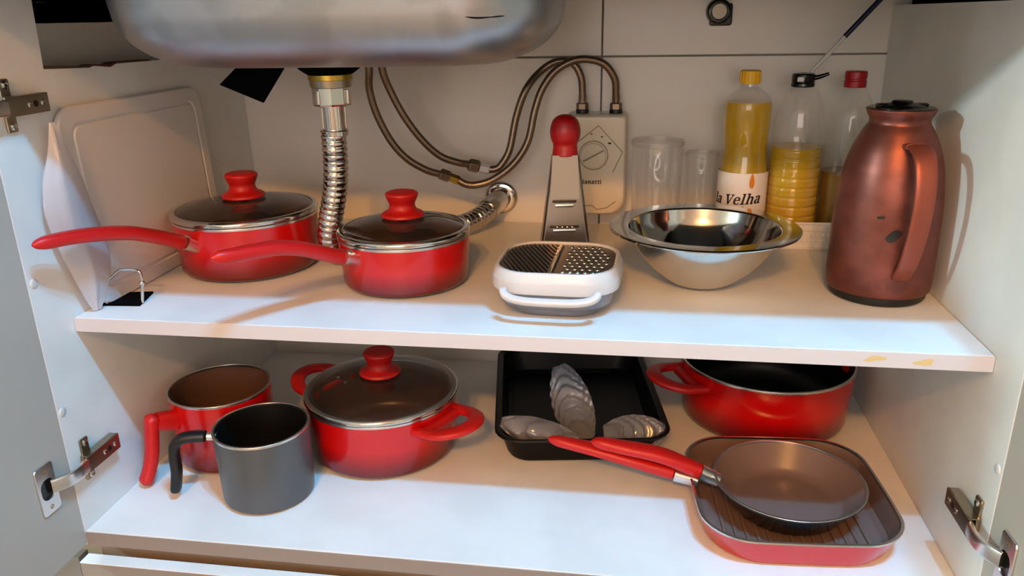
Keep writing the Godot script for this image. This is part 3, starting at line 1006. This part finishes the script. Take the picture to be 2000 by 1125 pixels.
	for k in 15:
		var a := PI * k / 14.0
		var cx := -0.060 * cos(a)
		hp.append(Vector3(signf(cx) * 0.060 * pow(absf(cx) / 0.060, 0.6), 0.047 - 0.013 * pow(sin(a), 0.7), 0.080 + 0.016 * pow(sin(a), 0.6)))
	sweep(smooth(hp, 0.004), func(u, _l): return Vector2(0.0052, 0.0046) * ends(u, 0.03, 0.03), 14, Vector3(0, 1, 0.6), 2.6)
	put("bail", mesh(50), M.pvc, g, "white handle")
	plate(g, -1)
	plate(g, 1)

	# tall grater with a red ball
	var tg := thing("tower_grater", "steel standing grater with a red ball grip behind the grater box", "grater", Vector3(0.630, H, -0.365), deg_to_rad(8.0))
	loft([rrect(0.084, 0.060, 0.006, 0.001), rrect(0.040, 0.030, 0.004, 0.170)], true, true)
	put("body", mesh(25), M.dull_steel, tg)
	loft([rrect(0.0455, 0.008, 0.001, 0.108, -0.001, 0.019), rrect(0.038, 0.008, 0.001, 0.172, -0.001, 0.0125)], true, true)
	put("band", mesh(25), M.band, tg, "plain pale band above the cutting face")
	for e in [[0.104, 0.036], [0.066, 0.044]]:
		rbox(Vector3(-0.002, e[0], 0.0315 - e[0] * 0.088), Vector3(e[1], 0.0035, 0.004), 0.001)
		put("slot", mesh(), M.black, tg)
		rbox(Vector3(-0.002, e[0] - 0.006, 0.0325 - e[0] * 0.088), Vector3(e[1] * 0.8, 0.005, 0.004), 0.0015)
		put("blade", mesh(), M.aluminium, tg)
	for k in 4:
		rbox(Vector3(-0.013 + k * 0.0075, 0.0655, 0.0355 - 0.066 * 0.088), Vector3(0.003, 0.004, 0.003), 0.001)
		put("tooth", mesh(), M.aluminium, tg)
	rbox(Vector3(0, 0.020, 0.0305), Vector3(0.05, 0.010, 0.003), 0.001)
	put("blade", mesh(), M.aluminium, tg)
	lathe([[0, 0.170], [0.0195, 0.170, 0.002], [0.0175, 0.187, 0.003], [0.0215, 0.194, 0.004], [0.0235, 0.207, 0.008], [0.019, 0.223, 0.008], [0.009, 0.2295, 0.004], [0, 0.2305]], 32)
	put("grip", mesh(60), M.crimson, tg, "red ball grip")

	# mixing bowl
	var mb := thing("mixing_bowl", "polished stainless steel mixing bowl with a wide flat rim", "bowl", Vector3(0.832, H + 0.0005, -0.287))
	lathe([[0, 0.0], [0.030, 0.0, 0.004], [0.046, 0.006, 0.008], [0.074, 0.028, 0.02], [0.0965, 0.057, 0.02], [0.105, 0.0835, 0.003], [0.129, 0.0845, 0.002], [0.1315, 0.083], [0.1318, 0.0845], [0.130, 0.0862], [0.105, 0.0856, 0.003], [0.095, 0.057, 0.02], [0.0725, 0.0295, 0.02], [0.045, 0.0075, 0.008], [0, 0.0015]], 96)
	put("bowl", mesh(50), M.bowl, mb)

	# clear jars behind the bowl
	var j := thing("clear_jar", "empty clear plastic jar between the water heater and the oil bottles", "jar", Vector3(0.772, H + 0.0005, -0.525))
	lathe([[0, 0.0], [0.036, 0.0, 0.004], [0.040, 0.01], [0.043, 0.168], [0.0415, 0.168], [0.0385, 0.012], [0, 0.004]], 48)
	put("wall", mesh(50), M.pane, j)
	lathe([[0.0425, 0.160], [0.0445, 0.161, 0.001], [0.0445, 0.169, 0.001], [0.0425, 0.1695], [0.0425, 0.160]], 48)
	put("lip", mesh(50), M.milky, j)
	var j2 := thing("clear_beaker", "shorter clear plastic beaker just left of the yellow capped bottle", "jar", Vector3(0.846, H + 0.0005, -0.545))
	lathe([[0, 0.0], [0.022, 0.0, 0.003], [0.028, 0.145], [0.0268, 0.145], [0.0212, 0.004], [0, 0.003]], 40)
	put("wall", mesh(50), M.pane, j2)
	lathe([[0.0272, 0.139], [0.029, 0.140, 0.001], [0.029, 0.1455, 0.001], [0.0272, 0.146], [0.0272, 0.139]], 40)
	put("lip", mesh(50), M.milky, j2)

	bottles()
	flask()


# one rounded half of the grating top, with its rows of teeth
func plate(g: Node3D, s: int) -> void:
	var ring := rrect(0.149, 0.141, 0.043, 0.0605)
	var half := PackedVector2Array()
	for p in ring:
		half.append(Vector2(p.x, -p.z))
	var cut := Geometry2D.intersect_polygons(half, PackedVector2Array([Vector2(s * 0.0012, -0.1), Vector2(s * 0.1, -0.1), Vector2(s * 0.1, 0.1), Vector2(s * 0.0012, 0.1)]))
	prism(Array(cut[0]), 0.0585, 0.0612)
	var pl := put("grating_plate", mesh(), M.plate, g, "steel plate with fine diagonal ridges" if s < 0 else "steel plate with coarse teeth")
	if s < 0:
		var inner := PackedVector2Array()
		for p in cut[0]:
			inner.append(Vector2((p.x + 0.040) * 0.90 - 0.0405, p.y * 0.93))
		for k in 24:
			var c := -0.115 + k * 0.0066
			var bar := PackedVector2Array([Vector2(c, 0.075), Vector2(c + 0.0030, 0.075), Vector2(c + 0.0730, -0.075), Vector2(c + 0.0700, -0.075)])
			for piece in Geometry2D.intersect_polygons(bar, inner):
				prism(Array(piece), 0.0605, 0.0629)
		var o := put("fine_teeth", mesh(), M.plate, pl)
		o.set_meta("kind", "stuff")
		rbox(Vector3(-0.0045, 0.0612, 0), Vector3(0.0065, 0.003, 0.132), 0.0014)
		put("fold", mesh(), M.chrome, pl)
	else:
		for r in 9:
			for q in 7:
				var x := 0.012 + q * 0.0096 + (0.0048 if r % 2 else 0.0); var z := -0.056 + r * 0.014
				if Geometry2D.is_point_in_polygon(Vector2(x, -z) * 1.10, half):
					X = Transform3D(Basis(Vector3.UP, 0.4), Vector3(x, 0.0610, z))
					loft([circ(0.0036, 0, 10), circ(0.0032, 0.0013, 10), circ(0.0019, 0.0024, 10), circ(0.0006, 0.0027, 10)], false, true)
					X = Transform3D.IDENTITY
		var o := put("coarse_teeth", mesh(60), M.satin, pl)
		o.set_meta("kind", "stuff")


func shell(t: Node3D, pts: Array) -> void:
	lathe(pts, 48)
	put("bottle_wall", mesh(50), M.bottle, t)


func bottles() -> void:
	var bk := thing("basket", "low white textured plastic basket holding the oil bottles", "basket", Vector3(0.990, H, -0.518))
	loft([rrect(0.226, 0.094, 0.014, 0.0005), rrect(0.230, 0.098, 0.016, 0.003), rrect(0.238, 0.106, 0.018, 0.044), rrect(0.242, 0.110, 0.019, 0.045), rrect(0.242, 0.110, 0.019, 0.048), rrect(0.236, 0.104, 0.018, 0.048), rrect(0.232, 0.100, 0.017, 0.044), rrect(0.224, 0.092, 0.014, 0.004)], true, true)
	put("tub", mesh(30), M.basket, bk)
	for r in 4:
		for k in 24:
			rbox(Vector3(-0.098 + k * 0.0085 + (0.00425 if r % 2 else 0.0), 0.008 + r * 0.0095, 0.0502 + (0.008 + r * 0.0095) * 0.09), Vector3(0.006, 0.006, 0.0022), 0.001, 1)
	var wv := put("weave", mesh(), M.basket, bk)
	wv.set_meta("kind", "stuff")

	var y0 := H + 0.0045
	var g := "oil bottles in the white basket"
	# yellow cap, waisted, nearly full
	var b1 := thing("oil_bottle", "oil bottle with a yellow cap and a white label", "bottle", Vector3(0.911, y0, -0.513), 0.0, g)
	shell(b1, [[0, 0.001], [0.034, 0.001, 0.004], [0.0395, 0.008], [0.0395, 0.115, 0.006], [0.0345, 0.145, 0.02], [0.0340, 0.160, 0.02], [0.0370, 0.195, 0.01], [0.0372, 0.222, 0.008], [0.033, 0.238, 0.01], [0.018, 0.248, 0.004], [0.0135, 0.252], [0.0135, 0.268]])
	lathe([[0, 0.003], [0.033, 0.003, 0.004], [0.0385, 0.010], [0.0385, 0.114, 0.006], [0.0335, 0.144, 0.02], [0.0330, 0.160, 0.02], [0.0360, 0.195, 0.01], [0.0362, 0.221], [0.0355, 0.2285], [0, 0.2285]])
	put("oil", mesh(50), M.oil, b1)
	lathe([[0.0125, 0.256], [0.0158, 0.256, 0.001], [0.0158, 0.2765, 0.002], [0, 0.2775]], 32)
	for k in 20:
		var a := TAU * k / 20
		rbox(Vector3(cos(a) * 0.0158, 0.266, sin(a) * 0.0158), Vector3(0.0012, 0.017, 0.0012), 0.0004, 1)
	put("cap", mesh(), M.yellow, b1, "yellow cap")
	# the paper label wraps the front; a drop of oil printed above the name
	var rings := []
	for e in [0.024, 0.119]:
		var r := PackedVector3Array()
		for k in 40:
			var a := deg_to_rad(-200.0 + 220.0 * k / 39.0)
			r.append(Vector3(0.0400 * cos(a), e, -0.0400 * sin(a)))
		rings.append(r)
	loft(rings, false, false, false)
	var lb := put("label", mesh(), M.paper, b1, "white label with black script")
	put("lettering", bent_text("la Velha", 0.0175, 0.0403, 0.25, -0.0145), M.ink, lb).position = Vector3(0, 0.076, 0)
	var ul := []
	for k in 12:
		var a := (-0.033 + 0.034 * k / 11.0) / 0.0403
		ul.append(Vector3(sin(a) * 0.0404, 0.0655 - 0.0022 * sin(PI * k / 11.0), cos(a) * 0.0404))
	sweep(ul, func(u, _l): return Vector2.ONE * 0.0009 * ends(u, 0.5, 0.5), 6)
	put("flourish", mesh(), M.ink, lb)
	var drop := PackedVector3Array()
	for k in 16:
		var a := TAU * k / 16
		var ang := (0.010 + 0.0042 * sin(a) * (1.0 - 0.35 * cos(a))) / 0.0403
		drop.append(Vector3(sin(ang) * 0.0404, 0.107 - 0.012 * -cos(a), cos(ang) * 0.0404))
	loft([drop], false, true)
	put("printed_drop", mesh(), M.orange, lb)

	# black pump cap, ribbed, half full
	var b2 := thing("oil_bottle", "half full ribbed oil bottle with a black spout cap", "bottle", Vector3(0.9915, y0, -0.513), 0.0, g)
	var wall := [[0, 0.001], [0.036, 0.001, 0.004], [0.0398, 0.008]]
	var fill := [[0, 0.003], [0.035, 0.003, 0.004], [0.0388, 0.010]]
	for k in 9:
		var y := 0.02 + k * 0.0155
		wall.append([0.0400, y, 0.002]); wall.append([0.0400, y + 0.010, 0.002]); wall.append([0.0386, y + 0.01275, 0.002])
		if y + 0.013 < 0.158:
			fill.append([0.0390, y, 0.002]); fill.append([0.0390, y + 0.010, 0.002]); fill.append([0.0376, y + 0.01275, 0.002])
	wall.append_array([[0.0402, 0.168, 0.004], [0.0395, 0.196, 0.02], [0.034, 0.226, 0.02], [0.024, 0.247, 0.008], [0.016, 0.252], [0.0135, 0.257]])
	fill.append_array([[0.0388, 0.158], [0, 0.158]])
	shell(b2, wall)
	lathe(fill, 48)
	put("oil", mesh(50), M.oil, b2)
	lathe([[0.012, 0.250], [0.0178, 0.251, 0.001], [0.0178, 0.256], [0.0168, 0.2575], [0.0175, 0.259], [0.0175, 0.271, 0.003], [0, 0.273]], 32)
	sweep(smooth([Vector3(0.010, 0.264, 0.004), Vector3(0.022, 0.266, 0.006), Vector3(0.036, 0.271, 0.008)], 0.003), func(u, _l): return Vector2.ONE * (0.0045 - 0.002 * u), 10)
	put("spout_cap", mesh(), M.black_gloss, b2, "black spout cap")
	rbox(Vector3(-0.007, 0.263, 0.0165), Vector3(0.010, 0.007, 0.002), 0.0008)
	put("clip", mesh(), M.pvc, b2, "pale catch on the cap")

	# red cap, almost empty
	var b3 := thing("oil_bottle", "almost empty clear bottle with a red cap behind the flask", "bottle", Vector3(1.0715, y0, -0.520), 0.0, g)
	shell(b3, [[0, 0.001], [0.033, 0.001, 0.004], [0.037, 0.008], [0.037, 0.06, 0.004], [0.0355, 0.068, 0.004], [0.037, 0.076, 0.004], [0.037, 0.165, 0.01], [0.0345, 0.20, 0.02], [0.027, 0.232, 0.02], [0.016, 0.250, 0.006], [0.0135, 0.256]])
	lathe([[0, 0.003], [0.032, 0.003, 0.004], [0.036, 0.010], [0.036, 0.059, 0.004], [0.0345, 0.068, 0.004], [0.036, 0.076, 0.004], [0.036, 0.118], [0, 0.118]])
	put("oil", mesh(50), M.oil_dark, b3)
	lathe([[0.012, 0.249], [0.0165, 0.249, 0.001], [0.0165, 0.2585, 0.001], [0.0155, 0.2595], [0.0155, 0.2615], [0.0165, 0.2625, 0.001], [0.0162, 0.2735, 0.002], [0, 0.274]], 32)
	put("cap", mesh(), M.crimson, b3, "red cap")

	# the thin tube coming down to the spout
	var t := thing("thin_tube", "thin blue and white tube slanting down behind the black spout cap", "tube")
	rod(Vector3(1.005, 0.5665, -0.532), Vector3(1.052, 0.622, -0.534), 0.0034)
	put("lower_length", mesh(), M.pvc, t, "white lower length")
	rod(Vector3(1.051, 0.6208, -0.534), Vector3(1.118, 0.699, -0.536), 0.0040)
	put("upper_length", mesh(), M.navy, t, "blue upper length")


func flask() -> void:
	var t := thing("vacuum_flask", "copper coloured vacuum flask with a black lid at the shelf's right end", "flask", Vector3(1.0665, H + 0.0005, -0.268))
	lathe([[0, 0.0], [0.059, 0.0, 0.003], [0.0615, 0.004], [0.0615, 0.014], [0, 0.014]], 64)
	put("foot", mesh(), M.black, t, "black foot")
	lathe([[0.0615, 0.011], [0.0655, 0.013, 0.003], [0.067, 0.03, 0.02], [0.0668, 0.09, 0.03], [0.0655, 0.135, 0.03], [0.061, 0.172, 0.03], [0.052, 0.203, 0.02], [0.042, 0.223, 0.010], [0.0362, 0.2315, 0.004], [0.0362, 0.2365, 0.002], [0.0400, 0.2435, 0.004], [0.0418, 0.2485, 0.001], [0.040, 0.2500], [0.036, 0.2495]], 64)
	put("body", mesh(50), M.copper, t)
	lathe([[0.0395, 0.2485], [0.0402, 0.2508, 0.001], [0.032, 0.2512, 0.002], [0.024, 0.2540, 0.003], [0.013, 0.2560, 0.002], [0.012, 0.2590, 0.002], [0, 0.2600]], 48)
	for k in 2:
		rbox(Vector3((k - 0.5) * 0.040, 0.2535, 0), Vector3(0.022, 0.004, 0.012), 0.0018)
	put("lid", mesh(), M.black_gloss, t, "black lid")
	# strap handle on the side towards the room
	var az := deg_to_rad(-84.0)
	var pts := []
	for p in [[0.047, 0.208], [0.066, 0.209], [0.083, 0.200], [0.094, 0.178], [0.098, 0.148], [0.096, 0.118], [0.090, 0.090], [0.080, 0.062], [0.066, 0.043]]:
		pts.append(Vector3(p[0], p[1], 0))
	X = Transform3D(Basis(Vector3.UP, az), Vector3.ZERO)
	sweep(smooth(pts, 0.004), func(u, _l): return Vector2(0.0135 - 0.002 * u, 0.0042), 20, Vector3(1, 0.0, 0), 3.2)
	X = Transform3D.IDENTITY
	put("handle", mesh(50), M.copper_grip, t, "copper coloured strap handle")
	# dark scuffs where the handle joins
	for s in [[-97.0, 0.098, 0.009, 0.007], [-112.0, 0.121, 0.004, 0.0025]]:
		var r := PackedVector3Array()
		for k in 14:
			var a := TAU * k / 14
			var wob := 1.0 + 0.3 * sin(2 * a + s[1] * 60)
			var ang: float = deg_to_rad(s[0]) + s[2] * wob * cos(a) / 0.067
			r.append(Vector3(cos(-ang) * 0.0672, s[1] + s[3] * wob * sin(a), sin(-ang) * 0.0672))
		loft([r], false, true)
		put("scuff", mesh(), M.black, t)


func lower_shelf() -> void:
	# red milk pan, front left
	var m1 := thing("milk_pan", "tall red milk pan with a red angled handle at the left", "milk pan", Vector3(0.099, 0.0005, -0.221), 0.0, "milk pans on the bottom board")
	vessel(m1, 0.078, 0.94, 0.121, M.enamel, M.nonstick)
	var h := Node3D.new()
	h.name = "handle"
	m1.add_child(h, true)
	h.rotation.y = atan2(-0.82, -0.57)
	h.set_meta("label", "red plastic handle bent downwards")
	sweep(smooth([Vector3(0.074, 0.088, 0), Vector3(0.090, 0.094, 0), Vector3(0.104, 0.098, 0)], 0.004), func(u, _l): return Vector2(0.011, 0.0155 - 0.002 * u), 16, Vector3.UP, 3.0)
	put("bracket", mesh(), M.red_grip, h)
	sweep(smooth([Vector3(0.108, 0.113, 0), Vector3(0.111, 0.098, 0), Vector3(0.114, 0.078, 0), Vector3(0.118, 0.052, 0), Vector3(0.126, 0.026, 0), Vector3(0.138, 0.004, 0)], 0.004), func(u, _l): return Vector2(0.0118, 0.0098 - 0.001 * u) * ends(u, 0.08, 0.08), 18, Vector3(1, 0.3, 0), 2.6)
	put("grip", mesh(50), M.red_grip, h)

	# grey milk pan in front of it
	var m2 := thing("milk_pan", "grey milk pan with a bent black handle standing in front of the red one", "milk pan", Vector3(0.214, 0.0005, -0.123), 0.0, "milk pans on the bottom board")
	vessel(m2, 0.0675, 0.96, 0.113, M.grey, M.nonstick_black, 0.014, M.aluminium)
	var h2 := Node3D.new()
	h2.name = "handle"
	m2.add_child(h2, true)
	h2.rotation.y = atan2(-0.25, -0.93)
	h2.set_meta("label", "black plastic handle bent downwards")
	sweep(smooth([Vector3(0.076, 0.099, 0), Vector3(0.095, 0.100, 0), Vector3(0.112, 0.098, 0), Vector3(0.123, 0.089, 0), Vector3(0.1265, 0.072, 0), Vector3(0.1275, 0.045, 0), Vector3(0.134, 0.010, 0)], 0.004), func(u, _l): return Vector2(0.0105, 0.0075) * ends(u, 0.04, 0.06), 18, Vector3(0.7, 0.7, 0), 2.6)
	put("grip", mesh(50), M.black, h2)
	X = along(Vector3(0.064, 0.098, 0), Vector3(1, 0.05, 0))
	lathe([[0, 0], [0.0062, 0], [0.0062, 0.013], [0, 0.013]], 16)
	X = Transform3D.IDENTITY
	put("stud", mesh(), M.aluminium, h2)
	X = along(Vector3(0.0645, 0.090, 0), Vector3(-1, 0, 0))
	lathe([[0, 0.002], [0.003, 0.0015], [0.0042, 0]], 14)
	X = Transform3D.IDENTITY
	put("rivet", mesh(50), M.aluminium, h2)

	# casserole with its lid
	var c := thing("casserole", "red casserole with two loop handles in the middle of the bottom board", "casserole", Vector3(0.344, 0.0005, -0.278), 0.0, "red casseroles on the bottom board")
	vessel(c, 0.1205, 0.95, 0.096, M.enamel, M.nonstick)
	var az := atan2(-0.43, 0.90)
	loop_handle(c, az, 0.119, 0.076)
	loop_handle(c, az + PI, 0.119, 0.076)
	glass_lid("glass lid with a red knob on the casserole under the shelf", Vector3(0.344, 0.0975, -0.278), 0.1215, 0.030, 1.0, true)

	# baking tray
	var tr := thing("baking_tray", "black rectangular baking tray holding clear plastic lids", "baking tray", Vector3(0.645, 0.0005, -0.419), deg_to_rad(8.5))
	var tw := 0.275; var td := 0.365
	loft([rrect(tw - 0.056, td - 0.056, 0.03, 0.0), rrect(tw - 0.044, td - 0.044, 0.034, 0.003), rrect(tw - 0.038, td - 0.038, 0.036, 0.008), rrect(tw - 0.018, td - 0.018, 0.036, 0.047)], true, false)
	loft([rrect(tw - 0.022, td - 0.022, 0.034, 0.047), rrect(tw - 0.042, td - 0.042, 0.034, 0.008), rrect(tw - 0.060, td - 0.060, 0.03, 0.0025)], false, true)
	put("pan", mesh(30), M.tray, tr)
	loft([rrect(tw - 0.022, td - 0.022, 0.034, 0.046), rrect(tw - 0.014, td - 0.014, 0.038, 0.0455), rrect(tw - 0.003, td - 0.003, 0.042, 0.046), rrect(tw, td, 0.043, 0.048), rrect(tw - 0.002, td - 0.002, 0.043, 0.0505), rrect(tw - 0.008, td - 0.008, 0.040, 0.0508), rrect(tw - 0.022, td - 0.022, 0.034, 0.047)])
	put("rolled_rim", mesh(30), M.tray, tr)

	plastic("large ribbed clear plastic lid standing upright in the baking tray", Vector3(0.668, 0.006, -0.315), Vector3(-0.046, 0.098, -0.065), Vector3(0.93, 0.35, 0.05), 0.068, 0.13, 7)
	plastic("clear plastic lid lying against the front left corner of the baking tray", Vector3(0.660, 0.030, -0.262), Vector3(-0.115, 0.022, -0.012), Vector3(0.10, 0.75, -0.55), 0.046, 0.125, 3)
	plastic("small ribbed clear plastic lid at the front right of the baking tray", Vector3(0.700, 0.036, -0.282), Vector3(0.085, 0.010, -0.006), Vector3(-0.1, 0.75, -0.5), 0.058, 0.096, 6)

	# big casserole at the back right
	var bc := thing("casserole", "large lidless red casserole at the back right under the shelf", "casserole", Vector3(0.967, 0.0005, -0.462), 0.0, "red casseroles on the bottom board")
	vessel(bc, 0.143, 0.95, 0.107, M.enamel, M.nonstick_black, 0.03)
	var az2 := atan2(-0.37, -0.93)
	loop_handle(bc, az2, 0.1415, 0.082)
	loop_handle(bc, az2 + PI, 0.1415, 0.082, 0.020, 0.038)

	# square grill pan
	var gp := thing("grill_pan", "square red grill pan with a ribbed brown inside at the right", "grill pan", Vector3(0.955, 0.0005, -0.165), deg_to_rad(4.0))
	var s := 0.250
	loft([rrect(s - 0.040, s - 0.040, 0.055, 0.0, 0, 0, 8, 0.03), rrect(s - 0.026, s - 0.026, 0.06, 0.002, 0, 0, 8, 0.03), rrect(s - 0.018, s - 0.018, 0.062, 0.008, 0, 0, 8, 0.03), rrect(s, s, 0.058, 0.041, 0, 0, 8, 0.035), rrect(s - 0.002, s - 0.002, 0.058, 0.041, 0, 0, 8, 0.035)], true, false)
	put("body", mesh(30), M.red, gp)
	loft([rrect(s - 0.003, s - 0.003, 0.058, 0.0405, 0, 0, 8, 0.035), rrect(s - 0.020, s - 0.020, 0.062, 0.010, 0, 0, 8, 0.03), rrect(s - 0.034, s - 0.034, 0.056, 0.0055, 0, 0, 8, 0.03)], false, true)
	put("interior", mesh(30), M.pan_coat, gp, "brown nonstick inside")
	loft([rrect(s - 0.005, s - 0.005, 0.057, 0.0405, 0, 0, 8, 0.035), rrect(s + 0.0012, s + 0.0012, 0.058, 0.0405, 0, 0, 8, 0.035), rrect(s + 0.0012, s + 0.0012, 0.058, 0.0432, 0, 0, 8, 0.035), rrect(s - 0.005, s - 0.005, 0.057, 0.0432, 0, 0, 8, 0.035), rrect(s - 0.005, s - 0.005, 0.057, 0.0405, 0, 0, 8, 0.035)])
	put("rim", mesh(), M.aluminium, gp)
	for k in 14:
		var x := -0.091 + 0.014 * k
		var len := 0.200 - 0.9 * pow(absf(x) / 0.1, 4) * 0.06
		rbox(Vector3(x, 0.0062, 0), Vector3(0.0055, 0.0048, len), 0.0018)
		put("rib", mesh(), M.pan_coat, gp)
	long_handle(gp, PI - deg_to_rad(8.0), [[0.150, 0.043], [0.180, 0.050], [0.215, 0.059], [0.260, 0.068], [0.300, 0.074], [0.334, 0.079]], [0.120, 0.036, 0.152, 0.043], 0.0135, 0.0085)

	# frying pan on the grill pan
	var fp := thing("frying_pan", "small round brown frying pan lying on the square grill pan", "frying pan", Vector3(0.957, 0.0098, -0.166))
	var R := 0.1005
	lathe([[0, 0.0], [0.066, 0.0, 0.004], [0.073, 0.003, 0.006], [R, 0.043], [R - 0.001, 0.043]], 64)
	put("body", mesh(), M.black_gloss, fp)
	lathe([[R - 0.0015, 0.0435], [R - 0.003, 0.042], [0.071, 0.0055, 0.010], [0, 0.0035]], 64)
	put("interior", mesh(), M.pan_coat, fp, "brown nonstick inside")
	lathe([[R - 0.003, 0.042], [R + 0.0008, 0.042, 0.0008], [R + 0.0008, 0.0452, 0.0008], [R - 0.003, 0.0452, 0.0008], [R - 0.003, 0.042]], 64)
	put("rim", mesh(), M.aluminium, fp)
	long_handle(fp, PI - deg_to_rad(1.0), [[0.116, 0.043], [0.140, 0.053], [0.165, 0.063], [0.190, 0.069], [0.220, 0.073], [0.250, 0.077], [0.272, 0.080]], [0.094, 0.033, 0.119, 0.044], 0.0145, 0.009)


# a leaf-shaped clear plastic lid, ribbed in steps, from its foot at `p` along `up`; `side` points across
func plastic(label: String, p: Vector3, up: Vector3, side: Vector3, wide: float, tall: float, ribs: int) -> void:
	var t := thing("plastic_lid", label, "lid", Vector3.ZERO, 0.0, "clear plastic lids in the baking tray")
	var v := up.normalized()
	var s := (side - v * side.dot(v)).normalized()
	var n := v.cross(s).normalized()
	if n.z < 0: n = -n
	var rows := 30
	var grid := []
	for i in rows + 1:
		var f := float(i) / rows
		var half := wide / 2 * pow(sin(PI * (0.10 + 0.86 * f)), 0.55)
		var front := PackedVector3Array(); var back := PackedVector3Array()
		for k in 15:
			var u := k / 14.0 * 2 - 1
			var arc := f + 0.28 * u * u
			var step := 0.0042 * smoothstep(0.2, 0.8, fposmod(arc * ribs, 1.0)) if arc > 0.25 else 0.0
			var q := p + v * tall * f + s * half * u + n * (0.016 * (1 - u * u) * sin(PI * clampf(f, 0, 1)) + step)
			front.append(q)
			back.append(q - n * 0.0012)
		back.reverse()
		front.append_array(back)
		grid.append(front)
	loft(grid, true, true)
	put("shell", mesh(40), M.frost, t)
